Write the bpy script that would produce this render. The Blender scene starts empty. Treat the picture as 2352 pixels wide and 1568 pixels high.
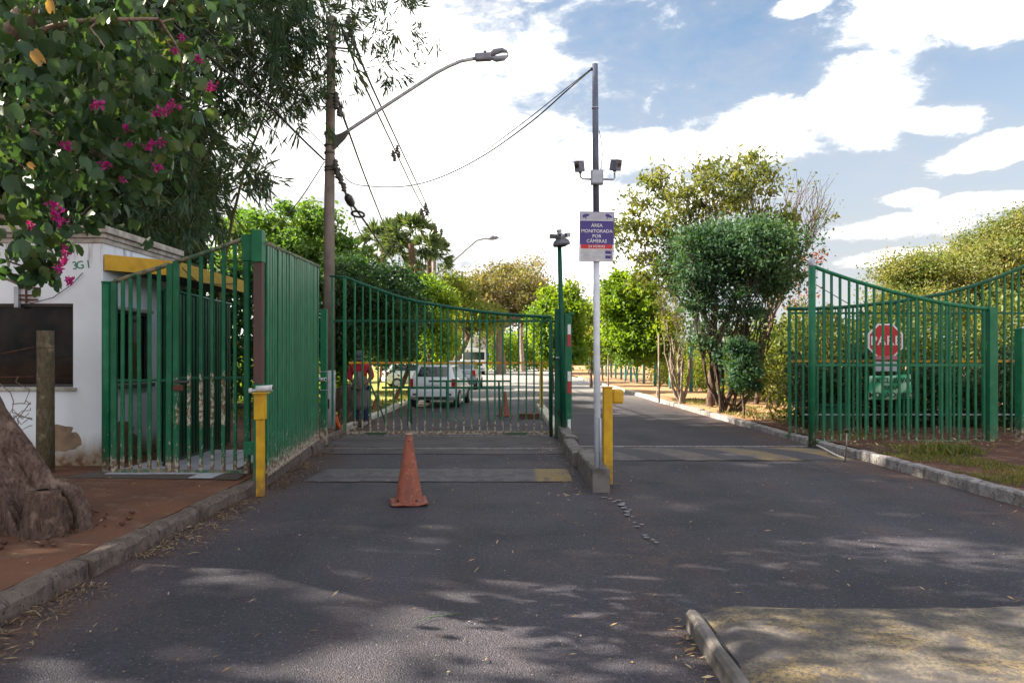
import bpy, math, random
import numpy as np
from mathutils import Vector, Matrix
S = bpy.context.scene
COL = S.collection
R = math.radians
rng = np.random.default_rng(7)
random.seed(7)

# ------------------------------------------------------------------ camera, light, exposure
EYE, FP, HX, HY = 1.6, 1650.0, 1176.0, 825.0      # eye height, focal in photo units (2352 wide), vanishing point
cd = bpy.data.cameras.new("camera"); cam = bpy.data.objects.new("camera", cd); COL.objects.link(cam)
cam.location = (0, 0, EYE); cam.rotation_euler = (R(90), 0, 0)
cd.sensor_width = 36; cd.lens = 36 * FP / 2352; cd.shift_y = (HY - 784) / 2352
cd.clip_start = 0.05; cd.clip_end = 4000
S.camera = cam
SUN_EL, SUN_AZ = 34.0, -80.0                        # azimuth from +Y, negative = left
sd = bpy.data.lights.new("sun", 'SUN'); sun = bpy.data.objects.new("sun", sd); COL.objects.link(sun)
sd.energy = 4.3; sd.angle = R(0.55); sd.color = (1.0, 0.90, 0.72)
tosun = Vector((math.sin(R(SUN_AZ)) * math.cos(R(SUN_EL)), math.cos(R(SUN_AZ)) * math.cos(R(SUN_EL)), math.sin(R(SUN_EL))))
sun.rotation_euler = tosun.to_track_quat('Z', 'Y').to_euler()
S.view_settings.view_transform = 'Standard'; S.view_settings.look = 'None'
S.view_settings.gamma = 1; S.view_settings.use_curve_mapping = False
S.view_settings.exposure = 2.15
S.render.engine = 'CYCLES'
S.cycles.max_bounces = 8; S.cycles.diffuse_bounces = 4; S.cycles.transmission_bounces = 6; S.cycles.transparent_max_bounces = 8
S.cycles.use_denoising = True
try: S.cycles.denoiser = 'OPENIMAGEDENOISE'
except Exception: pass

class NT:
    def __init__(s, tree): s.t = tree; s.n = tree.nodes; s.l = tree.links
    def add(s, typ, **kw):
        n = s.n.new(typ)
        for k, v in kw.items():
            if k.startswith('i_'):
                key = k[2:]; key = int(key) if key.isdigit() else key.replace('_', ' ')
                s.set(n.inputs[key], v)
            else: setattr(n, k, v)
        return n
    def set(s, inp, v):
        if isinstance(v, bpy.types.NodeSocket): s.l.new(v, inp)
        else: inp.default_value = v
    def math(s, op, a, b=None, c=None, clamp=False):
        n = s.n.new('ShaderNodeMath'); n.operation = op; n.use_clamp = clamp
        s.set(n.inputs[0], a)
        if b is not None: s.set(n.inputs[1], b)
        if c is not None: s.set(n.inputs[2], c)
        return n.outputs[0]
    def mix(s, f, a, b, mode='MIX'):
        n = s.n.new('ShaderNodeMix'); n.data_type = 'RGBA'; n.blend_type = mode
        s.set(n.inputs[0], f); s.set(n.inputs[6], a); s.set(n.inputs[7], b)
        return n.outputs[2]
    def noise(s, vec, scale, detail=4, rough=.55, dist=0.0):
        n = s.add('ShaderNodeTexNoise'); s.set(n.inputs['Vector'], vec)
        n.inputs['Scale'].default_value = scale; n.inputs['Detail'].default_value = detail
        n.inputs['Roughness'].default_value = rough; n.inputs['Distortion'].default_value = dist
        return n.outputs['Fac']
    def step(s, v, a, b):
        n = s.n.new('ShaderNodeMapRange'); n.interpolation_type = 'SMOOTHSTEP'
        s.set(n.inputs[0], v); s.set(n.inputs[1], a); s.set(n.inputs[2], b)
        return n.outputs[0]
    def vmul(s, v, m):
        n = s.n.new('ShaderNodeVectorMath'); n.operation = 'MULTIPLY'; s.set(n.inputs[0], v); n.inputs[1].default_value = m
        return n.outputs[0]
def rgb(c): return (c[0], c[1], c[2], 1.0)

W = bpy.data.worlds.new("World"); S.world = W; W.use_nodes = True
nt = NT(W.node_tree); nt.n.clear()
tc = nt.add('ShaderNodeTexCoord').outputs['Generated']
sky = nt.add('ShaderNodeTexSky'); sky.sky_type = 'NISHITA'; sky.sun_disc = False
sky.sun_elevation = R(SUN_EL); sky.sun_rotation = R(SUN_AZ); sky.altitude = 800; sky.dust_density = 1.2; sky.air_density = 1.0; sky.ozone_density = 1.6
sep = nt.add('ShaderNodeSeparateXYZ'); nt.set(sep.inputs[0], tc)
dx, dy, dz = sep.outputs
az = nt.math('ARCTAN2', dx, dy)
el = nt.math('ARCSINE', dz, clamp=False)
comb = nt.add('ShaderNodeCombineXYZ'); nt.set(comb.inputs[0], az); nt.set(comb.inputs[1], nt.math('MULTIPLY', el, 2.0))
av = comb.outputs[0]
n1 = nt.noise(nt.vmul(tc, (1, 1, 2.2)), 3.2, 8, .60, .25)
n2 = nt.noise(nt.vmul(tc, (1, 1, 2.2)), 14.0, 6, .62, .4)
n3 = nt.noise(nt.vmul(tc, (1, 1, 2.0)), 38.0, 5, .65, .3)
nn = nt.math('ADD', nt.math('MULTIPLY', nt.math('SUBTRACT', n1, .5), 1.25), nt.math('ADD', nt.math('MULTIPLY', nt.math('SUBTRACT', n2, .5), 1.25), nt.math('MULTIPLY', nt.math('SUBTRACT', n3, .5), .55)))
def blob(px, py, rx, ry, tilt=0.0):       # a cloud at the direction of photo point (px,py)
    a0 = math.atan2((px - HX) / FP, 1.0); e0 = math.atan(((HY - py) / FP) * math.cos(a0))
    a = nt.math('SUBTRACT', az, a0); e = nt.math('SUBTRACT', el, e0)
    c, s_ = math.cos(tilt), math.sin(tilt)
    u = nt.math('ADD', nt.math('MULTIPLY', a, c), nt.math('MULTIPLY', e, s_))
    v = nt.math('SUBTRACT', nt.math('MULTIPLY', e, c), nt.math('MULTIPLY', a, s_))
    u = nt.math('POWER', nt.math('DIVIDE', u, rx / FP), 2.0); v = nt.math('POWER', nt.math('DIVIDE', v, ry / FP), 2.0)
    return nt.math('SUBTRACT', 1.0, nt.math('SQRT', nt.math('ADD', u, v)))
blobs = [(620, 240, 900, 640, 0), (2200, 30, 270, 62, -.05), (1980, 235, 125, 105, .3), (1700, 320, 270, 72, .12), (1450, 350, 170, 60, 0),
         (2150, 275, 90, 32, -.15), (2290, 345, 110, 34, .2), (2085, 455, 62, 17, 0), (2240, 466, 100, 24, 0), (2040, 525, 190, 28, 0), (1840, 12, 70, 22, .1), (1250, 560, 380, 170, 0), (1560, 480, 220, 80, 0),
         (2120, 590, 150, 26, 0)]
m = None
for b in blobs:
    q = blob(*b); m = q if m is None else nt.math('MAXIMUM', m, q)
# generic broken cloud outside the view, so that the sky goes on as it looks in the frame
g = nt.math('SUBTRACT', nt.noise(nt.vmul(tc, (1, 1, 1.6)), 1.7, 5, .55, .3), .42)
infront = nt.step(dy, .45, .75)
low = nt.step(dz, .55, .42)
away = nt.math('SUBTRACT', 1.0, nt.math('MULTIPLY', infront, low))
g = nt.math('ADD', nt.math('MULTIPLY', g, 3.0), nt.math('MULTIPLY', nt.math('SUBTRACT', away, 1.0), 4.0))
m = nt.math('MAXIMUM', m, g)
mask = nt.step(nt.math('ADD', nt.math('MINIMUM', m, .8), nn), -.02, .52)
thin = nt.step(nt.math('ADD', m, nt.math('MULTIPLY', nn, 1.0)), -.55, .35)
hz = nt.step(dz, .46, .08)                        # pale low haze
nish = nt.mix(1.0, sky.outputs[0], (.64, .64, .585, 1), 'MULTIPLY')
base = nt.mix(nt.math('MULTIPLY', hz, .85), nish, (1.88, 1.88, 1.93, 1))
base = nt.mix(nt.math('MULTIPLY', thin, .35), base, (2.0, 1.99, 2.03, 1))
shade = nt.step(nt.math('ADD', n1, nt.math('MULTIPLY', nt.math('SUBTRACT', n2, .5), .35)), .33, .60)
cloudc = nt.mix(shade, (2.5, 2.48, 2.5, 1), (6.6, 6.5, 6.3, 1))
skyc = nt.mix(mask, base, cloudc)
bg = nt.add('ShaderNodeBackground'); nt.set(bg.inputs[0], skyc); bg.inputs[1].default_value = 0.085
wo = nt.add('ShaderNodeOutputWorld'); nt.l.new(bg.outputs[0], wo.inputs[0])

# ------------------------------------------------------------------ helpers
def at(px, py, Y): return Vector(((px - HX) / FP * Y, Y, EYE + (HY - py) / FP * Y))
def tag(o, label=None, cat=None, group=None, kind=None):
    if label: o['label'] = label
    if cat: o['category'] = cat
    if group: o['group'] = group
    if kind: o['kind'] = kind
    return o
def empty(name, loc, label=None, cat=None, group=None, kind=None, rz=0.0):
    o = bpy.data.objects.new(name, None); COL.objects.link(o); o.location = loc; o.rotation_euler = (0, 0, rz); o.empty_display_size = .1
    return tag(o, label, cat, group, kind)
def link(name, me, mat, parent=None, loc=None):
    o = bpy.data.objects.new(name, me); COL.objects.link(o)
    if mat is not None and len(me.materials) == 0: me.materials.append(mat)
    if parent is not None:
        o.parent = parent
        o.matrix_parent_inverse = parent_inv(parent)
    if loc is not None: o.location = loc
    return o
def mw(o):      # world matrix without a depsgraph update
    m_ = Matrix.LocRotScale(o.location, o.rotation_euler, o.scale)
    if o.parent: return mw(o.parent) @ o.matrix_parent_inverse @ m_
    return m_
def parent_inv(p): return mw(p).inverted()

class MB:
    """collects shapes given in world coordinates and links them as one mesh"""
    def __init__(s): s.v = []; s.f = []; s.sm = []
    def add(s, vs, fs, smooth=False):
        k = len(s.v); s.v += [tuple(v) for v in vs]; s.f += [tuple(i + k for i in f) for f in fs]; s.sm += [smooth] * len(fs); return s
    def box(s, x0, x1, y0, y1, z0, z1, M=None):
        vs = [Vector(p) for p in ((x0, y0, z0), (x1, y0, z0), (x1, y1, z0), (x0, y1, z0), (x0, y0, z1), (x1, y0, z1), (x1, y1, z1), (x0, y1, z1))]
        if M is not None: vs = [M @ v for v in vs]
        return s.add(vs, [(0, 3, 2, 1), (4, 5, 6, 7), (0, 1, 5, 4), (1, 2, 6, 5), (2, 3, 7, 6), (3, 0, 4, 7)])
    def path(s, pts, rad, n=8, cap=True, sq=False, smooth=True):
        pts = [Vector(p) for p in pts]
        if not hasattr(rad, '__len__'): rad = [rad] * len(pts)
        rings = []
        up = Vector((0, 0, 1))
        t0 = (pts[1] - pts[0]).normalized()
        a = t0.cross(up)
        if a.length < .05: a = t0.cross(Vector((0, 1, 0)))
        a.normalize()
        for i, p in enumerate(pts):
            t = (pts[min(i + 1, len(pts) - 1)] - pts[max(i - 1, 0)]).normalized()
            a = (a - t * a.dot(t)).normalized(); b = t.cross(a)
            ph = math.pi / n if sq else 0
            rings.append([p + (a * math.cos(2 * math.pi * k / n + ph) + b * math.sin(2 * math.pi * k / n + ph)) * rad[i] for k in range(n)])
        vs = [v for r_ in rings for v in r_]; fs = []
        for i in range(len(pts) - 1):
            for k in range(n):
                k2 = (k + 1) % n; fs.append((i * n + k, i * n + k2, (i + 1) * n + k2, (i + 1) * n + k))
        s.add(vs, fs, smooth and not sq)
        if cap:
            k = len(s.v) - len(vs); L = (len(pts) - 1) * n
            s.f.append(tuple(k + i for i in reversed(range(n)))); s.sm.append(False)
            s.f.append(tuple(k + L + i for i in range(n))); s.sm.append(False)
        return s
    def lathe(s, prof, c, n=20, M=None):       # prof: (r,z)
        vs = []; fs = []
        for r_, z in prof:
            for k in range(n):
                v = Vector((r_ * math.cos(2 * math.pi * k / n), r_ * math.sin(2 * math.pi * k / n), z))
                if M is not None: v = M @ v
                vs.append(v + Vector(c))
        for i in range(len(prof) - 1):
            for k in range(n):
                k2 = (k + 1) % n; fs.append((i * n + k, i * n + k2, (i + 1) * n + k2, (i + 1) * n + k))
        fs.append(tuple(reversed(range(n)))); fs.append(tuple((len(prof) - 1) * n + k for k in range(n)))
        return s.add(vs, fs, True)
    def prism(s, poly, y0, y1, M=None):         # polygon in x,z extruded along y
        n = len(poly); vs = [Vector((x, y0, z)) for x, z in poly] + [Vector((x, y1, z)) for x, z in poly]
        if M is not None: vs = [M @ v for v in vs]
        return s.add(vs, [tuple(range(n)), tuple(reversed(range(n, 2 * n)))] + [(i, i + n, (i + 1) % n + n, (i + 1) % n) for i in range(n)])
    def build(s, name, mat, parent=None, bev=0, kind=None, label=None):
        me = bpy.data.meshes.new(name); me.from_pydata(s.v, [], s.f); me.polygons.foreach_set('use_smooth', s.sm)
        me.validate(); me.update()
        o = link(name, me, mat, parent)
        if bev:
            b = o.modifiers.new('bevel', 'BEVEL'); b.width = bev; b.segments = 2; b.limit_method = 'ANGLE'; b.angle_limit = R(40)
        if kind: o['kind'] = kind
        if label: o['label'] = label
        return o

# unit prisms shared by bars (x,y in -.5...5, z 0..1)
def unit_bar(ch=.16, name='bar'):
    c = .5; h = c - ch
    ring = [(-h, -c), (h, -c), (c, -h), (c, h), (h, c), (-h, c), (-c, h), (-c, -h)]
    vs = [(x, y, 0) for x, y in ring] + [(x, y, 1) for x, y in ring]
    fs = [(i, (i + 1) % 8, (i + 1) % 8 + 8, i + 8) for i in range(8)] + [tuple(reversed(range(8))), tuple(range(8, 16))]
    me = bpy.data.meshes.new(name); me.from_pydata(vs, [], fs); me.update(); return me
_bars = {}
def bar(name, parent, mat, p, h, w, d=None, rz=0.0):
    k = mat.name
    if k not in _bars: _bars[k] = unit_bar(name='bar_' + k); _bars[k].materials.append(mat)
    o = bpy.data.objects.new(name, _bars[k]); COL.objects.link(o); o.parent = parent; o.matrix_parent_inverse = parent_inv(parent)
    o.location = p; o.scale = (w * random.uniform(.95, 1.05), d or w, h); o.rotation_euler = (random.gauss(0, .0016), random.gauss(0, .0028), rz + random.gauss(0, .05 if name == 'bar' else .012))
    return o

# ------------------------------------------------------------------ materials
def new_mat(name):
    m_ = bpy.data.materials.new(name); m_.use_nodes = True; m_.node_tree.nodes.clear()
    return m_, NT(m_.node_tree)
def finish(n, col, rough=.8, bump=None, bstr=.3, bdist=.01, metal=0.0, spec=.5, coat=0.0, extra=None):
    p = n.add('ShaderNodeBsdfPrincipled'); n.set(p.inputs['Base Color'], col); n.set(p.inputs['Roughness'], rough)
    p.inputs['Metallic'].default_value = metal; p.inputs['Specular IOR Level'].default_value = spec
    if coat: p.inputs['Coat Weight'].default_value = coat
    if bump is not None:
        b = n.add('ShaderNodeBump'); b.inputs['Strength'].default_value = bstr; b.inputs['Distance'].default_value = bdist
        n.set(b.inputs['Height'], bump); n.l.new(b.outputs[0], p.inputs['Normal'])
    o = n.add('ShaderNodeOutputMaterial'); n.l.new(p.outputs[0], o.inputs[0]); return p
def wpos(n): return n.add('ShaderNodeNewGeometry').outputs['Position']
def simple(name, c1, c2=None, scale=8, rough=.7, bump=.15, metal=0.0, spec=.4, dirt=0.0, coat=0):
    m_, n = new_mat(name); P = wpos(n)
    f = n.noise(P, scale, 5, .6); c2 = c2 or tuple(c * .72 for c in c1)
    col = n.mix(n.step(f, .35, .68), rgb(c1), rgb(c2))
    if dirt:
        z = n.add('ShaderNodeSeparateXYZ'); n.set(z.inputs[0], P)
        d = n.math('MULTIPLY', n.step(z.outputs[2], .5, .0), n.step(n.noise(P, 9, 4), .35, .65))
        col = n.mix(n.math('MULTIPLY', d, dirt), col, (.16, .085, .05, 1))
    finish(n, col, rough, n.noise(P, scale * 6, 3), bump, .004, metal, spec, coat); return m_
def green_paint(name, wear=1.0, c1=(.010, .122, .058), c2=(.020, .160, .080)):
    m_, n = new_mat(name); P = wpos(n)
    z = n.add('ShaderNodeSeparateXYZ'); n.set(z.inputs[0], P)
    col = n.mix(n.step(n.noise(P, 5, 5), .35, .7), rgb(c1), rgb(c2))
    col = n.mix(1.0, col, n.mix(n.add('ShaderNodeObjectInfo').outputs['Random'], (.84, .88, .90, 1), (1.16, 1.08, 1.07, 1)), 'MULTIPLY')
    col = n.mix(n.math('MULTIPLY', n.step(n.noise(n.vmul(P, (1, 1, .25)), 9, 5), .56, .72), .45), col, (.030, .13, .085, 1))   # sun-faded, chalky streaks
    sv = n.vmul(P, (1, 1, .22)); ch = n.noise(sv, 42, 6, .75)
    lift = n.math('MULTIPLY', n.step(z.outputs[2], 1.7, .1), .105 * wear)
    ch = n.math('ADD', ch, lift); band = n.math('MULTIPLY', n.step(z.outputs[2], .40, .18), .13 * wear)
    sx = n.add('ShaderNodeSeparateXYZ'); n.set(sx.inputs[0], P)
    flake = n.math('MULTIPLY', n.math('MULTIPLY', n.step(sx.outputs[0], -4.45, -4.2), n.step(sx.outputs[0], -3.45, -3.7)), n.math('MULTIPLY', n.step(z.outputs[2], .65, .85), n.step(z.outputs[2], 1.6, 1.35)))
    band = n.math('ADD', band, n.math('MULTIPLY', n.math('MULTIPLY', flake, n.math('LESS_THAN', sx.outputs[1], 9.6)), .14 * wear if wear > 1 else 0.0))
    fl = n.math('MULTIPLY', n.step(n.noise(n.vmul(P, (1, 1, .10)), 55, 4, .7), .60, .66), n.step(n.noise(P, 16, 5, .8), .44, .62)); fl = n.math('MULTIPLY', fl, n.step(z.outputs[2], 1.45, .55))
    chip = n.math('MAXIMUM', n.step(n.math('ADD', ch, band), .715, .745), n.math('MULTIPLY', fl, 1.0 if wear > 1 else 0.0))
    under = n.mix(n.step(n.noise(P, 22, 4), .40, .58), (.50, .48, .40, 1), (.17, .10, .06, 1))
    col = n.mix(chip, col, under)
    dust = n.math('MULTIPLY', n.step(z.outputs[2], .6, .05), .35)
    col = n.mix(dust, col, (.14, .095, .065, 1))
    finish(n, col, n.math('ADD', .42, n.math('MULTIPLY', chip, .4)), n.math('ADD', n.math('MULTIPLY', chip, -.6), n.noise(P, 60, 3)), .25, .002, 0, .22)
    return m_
GREEN = green_paint('green_paint', .8)
GREEN_WORN = green_paint('green_paint_worn', 1.55)
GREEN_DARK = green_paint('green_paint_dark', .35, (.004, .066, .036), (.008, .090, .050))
def rail_mat():
    m_, n = new_mat('green_rail_weathered'); P = wpos(n)
    k = n.step(n.noise(P, 11, 5, .65), .42, .58)
    col = n.mix(k, (.03, .11, .065, 1), (.22, .19, .13, 1))
    col = n.mix(n.step(n.noise(P, 32, 4), .58, .66), col, (.10, .04, .02, 1))
    finish(n, col, .75, n.noise(P, 50, 3), .3, .003); return m_
RAIL_WORN = rail_mat()
YELLOW = simple('yellow_paint', (.62, .36, .012), (.50, .27, .010), 6, .5, .1, dirt=.8)
YELLOW_LIT = simple('yellow_paint_lit', (.50, .34, .03), (.36, .20, .03), 25, .7, .2)  # paler yellow: light on the road-side fascia is put into the colour
RAILY = simple('yellow_orange_band', (.55, .36, .02), (.50, .14, .03), 5, .6, .1)
GALV = simple('galvanised_steel', (.40, .43, .48), (.30, .33, .39), 6, .45, .1, metal=.35)
STEEL_D = simple('dark_steel', (.05, .055, .065), (.09, .08, .07), 20, .5, .2, metal=.4)
WIRE = simple('black_cable', (.02, .02, .024), (.035, .033, .035), 30, .6, 0)
CAMW = simple('white_camera_plastic', (.62, .63, .66), (.5, .51, .54), 20, .4, .03)
BLACK = simple('black_plastic', (.012, .012, .014), (.02, .02, .02), 20, .35, 0)
CAMG = simple('grey_camera_housing', (.16, .17, .22), (.11, .12, .16), 20, .4, .03)
WHITEP = simple('white_print', (.72, .72, .74), (.66, .66, .70), 10, .5, 0)
NAVY = simple('navy_print', (.050, .035, .21), (.042, .03, .18), 10, .45, 0)
REDP = simple('red_print', (.50, .020, .030), (.42, .016, .028), 10, .45, 0)
GREYP = simple('grey_print', (.40, .42, .50), (.34, .36, .44), 14, .5, 0)
CAST = simple('rusty_metal', (.14, .05, .03), (.07, .03, .02), 20, .85, .4)
RUBBER = simple('tyre_rubber', (.016, .016, .017), (.03, .028, .026), 30, .85, .1)

def asphalt():
    m_, n = new_mat('asphalt'); P = wpos(n)
    s_ = n.add('ShaderNodeSeparateXYZ'); n.set(s_.inputs[0], P)
    big = n.noise(P, .35, 6, .6, .4); mid = n.noise(n.vmul(P, (1, .45, 1)), 1.7, 6, .65, .5); fine = n.noise(P, 38, 5, .85)
    vor = n.add('ShaderNodeTexVoronoi'); n.set(vor.inputs['Vector'], P); vor.inputs['Scale'].default_value = 105
    col = n.mix(n.step(big, .35, .65), (.027, .025, .037, 1), (.056, .049, .066, 1))
    col = n.mix(n.math('MULTIPLY', n.step(mid, .47, .75), .65), col, (.075, .056, .054, 1))      # dusty drifts
    track = n.math('SUBTRACT', 1.0, n.math('MULTIPLY', n.math('ABSOLUTE', n.math('SUBTRACT', s_.outputs[0], n.math('ADD', 4.1, n.math('MULTIPLY', n.noise(P, .4, 3), .6)))), 1.15), clamp=True)
    col = n.mix(n.math('MULTIPLY', track, .55), col, (.026, .026, .035, 1))
    edge = n.math('MAXIMUM', n.step(s_.outputs[0], 4.3, 5.5), n.step(s_.outputs[0], -2.35, -3.1))
    col = n.mix(n.math('MULTIPLY', edge, n.step(mid, .30, .62)), col, (.088, .048, .040, 1))            # red earth washed to the kerb
    med = n.step(n.math('ABSOLUTE', n.math('SUBTRACT', s_.outputs[0], n.math('ADD', .95, n.math('MULTIPLY', n.noise(P, .8, 4), .5)))), .5, .0)
    col = n.mix(n.math('MULTIPLY', med, n.step(n.noise(P, 3, 5, .7), .45, .65)), col, (.072, .048, .045, 1))
    wav = n.math('MULTIPLY', n.math('SUBTRACT', n.noise(P, .5, 3), .5), .9)
    for tx_ in (-1.95, -.35, 2.6):
        tr_ = n.math('SUBTRACT', 1.0, n.math('MULTIPLY', n.math('ABSOLUTE', n.math('SUBTRACT', s_.outputs[0], n.math('ADD', tx_, wav))), 3.2), clamp=True)
        col = n.mix(n.math('MULTIPLY', tr_, .40), col, (.024, .022, .031, 1))
    oil = n.step(n.noise(P, 1.3, 3, .4), .66, .72); col = n.mix(n.math('MULTIPLY', oil, .55), col, (.018, .017, .022, 1))
    streak = n.math('MULTIPLY', n.step(n.noise(n.vmul(P, (.55, 1.3, 1)), 1.1, 6, .7, .7), .56, .70), .55); col = n.mix(streak, col, (.082, .060, .058, 1))
    crack = n.math('MULTIPLY', n.step(n.math('ABSOLUTE', n.math('SUBTRACT', n.noise(P, .9, 6, .62, .8), .5)), .0055, .0005), n.step(big, .45, .6))
    col = n.mix(n.math('MULTIPLY', crack, .6), col, (.022, .022, .026, 1))
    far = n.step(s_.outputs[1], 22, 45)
    col = n.mix(n.math('MULTIPLY', far, .8), col, (.36, .335, .32, 1))                                  # surface turns much paler up the street
    pebb = n.add('ShaderNodeTexVoronoi'); n.set(pebb.inputs['Vector'], P); pebb.inputs['Scale'].default_value = 58
    cell = n.add('ShaderNodeSeparateXYZ'); n.set(cell.inputs[0], pebb.outputs['Color'])
    chips = n.math('MULTIPLY', n.math('LESS_THAN', pebb.outputs['Distance'], .30), n.math('GREATER_THAN', cell.outputs[0], .90))
    col = n.mix(n.math('MULTIPLY', chips, .55), col, (.26, .25, .26, 1))
    sp = n.math('MULTIPLY', n.math('SUBTRACT', fine, .5), 4.2); col = n.mix(1.0, col, n.add('ShaderNodeCombineColor', i_0=n.math('ADD', 1.0, sp), i_1=n.math('ADD', 1.0, sp), i_2=n.math('ADD', 1.0, sp)).outputs[0], 'MULTIPLY')
    finish(n, col, n.math('ADD', .62, n.math('MULTIPLY', n.noise(P, 1.2, 4), .3)), n.math('ADD', n.math('MULTIPLY', vor.outputs['Distance'], -1.0), fine), .85, .012, 0, .45)
    return m_
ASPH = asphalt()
def earth(name, a, b, c, sc=1.0, grass=0.0, bs=.6):
    m_, n = new_mat(name); P = wpos(n)
    col = n.mix(n.step(n.noise(P, 1.1 * sc, 6, .65, .4), .35, .65), rgb(a), rgb(b))
    col = n.mix(n.math('MULTIPLY', n.step(n.noise(P, 4.3 * sc, 6, .7), .5, .68), .8), col, rgb(c))
    col = n.mix(n.step(n.noise(P, 46, 3, .8), .60, .70), col, rgb(tuple(x * 1.6 for x in b)))
    finish(n, col, .95, n.math('ADD', n.noise(P, 9, 5, .7), n.math('MULTIPLY', n.noise(P, 60, 4), .4)), bs, .03, 0, .2)
    return m_
SIDEWALK = earth('dusty_sidewalk', (.150, .068, .042), (.105, .054, .037), (.175, .115, .080), 1, bs=.25)
REDDIRT = earth('red_dirt', (.11, .048, .034), (.06, .032, .026), (.24, .14, .08))
DRY = earth('dry_verge', (.40, .21, .115), (.33, .20, .11), (.30, .25, .10))
LAWN = earth('dry_lawn', (.30, .25, .06), (.20, .22, .05), (.40, .31, .12), .6)
CONC = simple('weathered_concrete', (.16, .142, .135), (.075, .066, .064), 5, .9, .6)
def kerb_mat(name, a, b, d):
    m_, n = new_mat(name); P = wpos(n)
    col = n.mix(n.step(n.noise(P, 7, 6, .7), .38, .62), rgb(a), rgb(b))
    col = n.mix(n.step(n.noise(n.vmul(P, (1, 2.2, .6)), 9, 5, .7), .56, .68), col, rgb(d))
    col = n.mix(n.step(n.noise(P, 38, 4), .60, .68), col, rgb(tuple(x * .5 for x in d)))
    finish(n, col, .92, n.math('ADD', n.noise(P, 14, 5, .7), n.math('MULTIPLY', n.noise(P, 70, 4), .5)), .6, .015, 0, .25); return m_
KERB_L = kerb_mat('kerb_concrete_dirty', (.145, .115, .10), (.095, .072, .062), (.035, .028, .026))
KERB_R = kerb_mat('kerb_whitewashed', (.30, .285, .285), (.17, .15, .145), (.06, .05, .05))
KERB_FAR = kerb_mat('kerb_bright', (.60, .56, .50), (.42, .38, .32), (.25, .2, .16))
def wall_mat():
    m_, n = new_mat('white_render'); P = wpos(n)
    z = n.add('ShaderNodeSeparateXYZ'); n.set(z.inputs[0], P)
    col = n.mix(n.step(n.noise(P, 2.2, 6, .6), .3, .7), (.82, .87, .95, 1), (.76, .81, .89, 1))
    st = n.math('MULTIPLY', n.step(n.noise(n.vmul(P, (1, 1, .12)), 12, 5), .5, .72), n.step(z.outputs[2], 2.7, 3.25))
    col = n.mix(n.math('MULTIPLY', st, .8), col, (.20, .18, .17, 1))
    h = n.math('ADD', z.outputs[2], n.math('MULTIPLY', n.math('SUBTRACT', n.noise(n.vmul(P, (1, 1, .3)), 2.3, 5), .5), .85))
    col = n.mix(n.step(h, .62, .22), col, (.33, .255, .19, 1))
    col = n.mix(n.math('MULTIPLY', n.step(h, .40, .12), n.step(n.noise(P, 12, 5), .4, .6)), col, (.15, .08, .05, 1))
    finish(n, col, .9, n.noise(P, 25, 5), .3, .006, 0, .2); return m_
WALL = wall_mat()
PLASTER = simple('bare_plaster', (.30, .21, .14), (.20, .14, .10), 9, .95, .5)
CORNICE = simple('cornice_cream', (.50, .47, .43), (.30, .27, .25), 7, .9, .4)
def glass_mat():
    m_, n = new_mat('dark_window_glass'); P = wpos(n)
    col = n.mix(n.step(n.noise(P, 3, 3), .4, .6), (.010, .010, .012, 1), (.022, .018, .015, 1))
    finish(n, col, .05, None, spec=.08); return m_
GLASS = glass_mat()
TILE = simple('pale_floor_tile', (.50, .50, .58), (.40, .40, .48), 4, .5, .1)
def bark(name, a, b, sc=1.0):
    m_, n = new_mat(name); P = wpos(n); v = n.vmul(P, (1, 1, .3))
    f = n.noise(v, 24 * sc, 8, .75, .6)
    col = n.mix(n.step(f, .38, .62), rgb(a), rgb(b)); col = n.mix(n.step(n.noise(P, 5 * sc, 4), .55, .7), col, rgb(tuple(x * 1.7 for x in b)))
    finish(n, col, .95, n.math('ADD', f, n.noise(v, 45 * sc, 4)), .9, .03, 0, .2); return m_
BARK = bark('bark_grey_brown', (.075, .042, .032), (.165, .115, .095))
BARK_D = bark('bark_dark', (.055, .038, .032), (.11, .08, .062))
BARK_P = bark('bark_pale', (.22, .16, .13), (.30, .25, .21))
POLEC = simple('concrete_pole', (.215, .185, .165), (.15, .125, .115), 4, .9, .4)
WOODP = bark('old_wooden_post', (.10, .085, .05), (.17, .14, .095), 1.5)
WOOD = bark('wood_handle', (.25, .13, .07), (.18, .09, .05), 2)

def leaf_mat(name, cols, trans=.45, rough=.55, tboost=1.5, big=0.6):
    m_, n = new_mat(name)
    a = n.add('ShaderNodeAttribute', attribute_name='rnd').outputs['Fac']
    P = wpos(n); f = n.math('ADD', n.math('MULTIPLY', a, .65), n.math('MULTIPLY', n.math('SUBTRACT', n.noise(P, big, 3, .5), .32), .85), clamp=True)
    cr = n.add('ShaderNodeValToRGB'); n.set(cr.inputs[0], f)
    e = cr.color_ramp.elements
    while len(e) < len(cols): e.new(.5)
    for i, c in enumerate(cols): e[i].position = c[0]; e[i].color = rgb(c[1])
    p = n.add('ShaderNodeBsdfPrincipled'); n.set(p.inputs['Base Color'], cr.outputs[0]); p.inputs['Roughness'].default_value = rough; p.inputs['Specular IOR Level'].default_value = .35
    t = n.add('ShaderNodeBsdfTranslucent'); n.set(t.inputs[0], n.mix(1.0, cr.outputs[0], (1.25 * tboost, 1.15 * tboost, .45 * tboost, 1), 'MULTIPLY'))
    mx = n.add('ShaderNodeMixShader'); mx.inputs[0].default_value = trans
    n.l.new(p.outputs[0], mx.inputs[1]); n.l.new(t.outputs[0], mx.inputs[2])
    o = n.add('ShaderNodeOutputMaterial'); n.l.new(mx.outputs[0], o.inputs[0]); return m_
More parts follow.
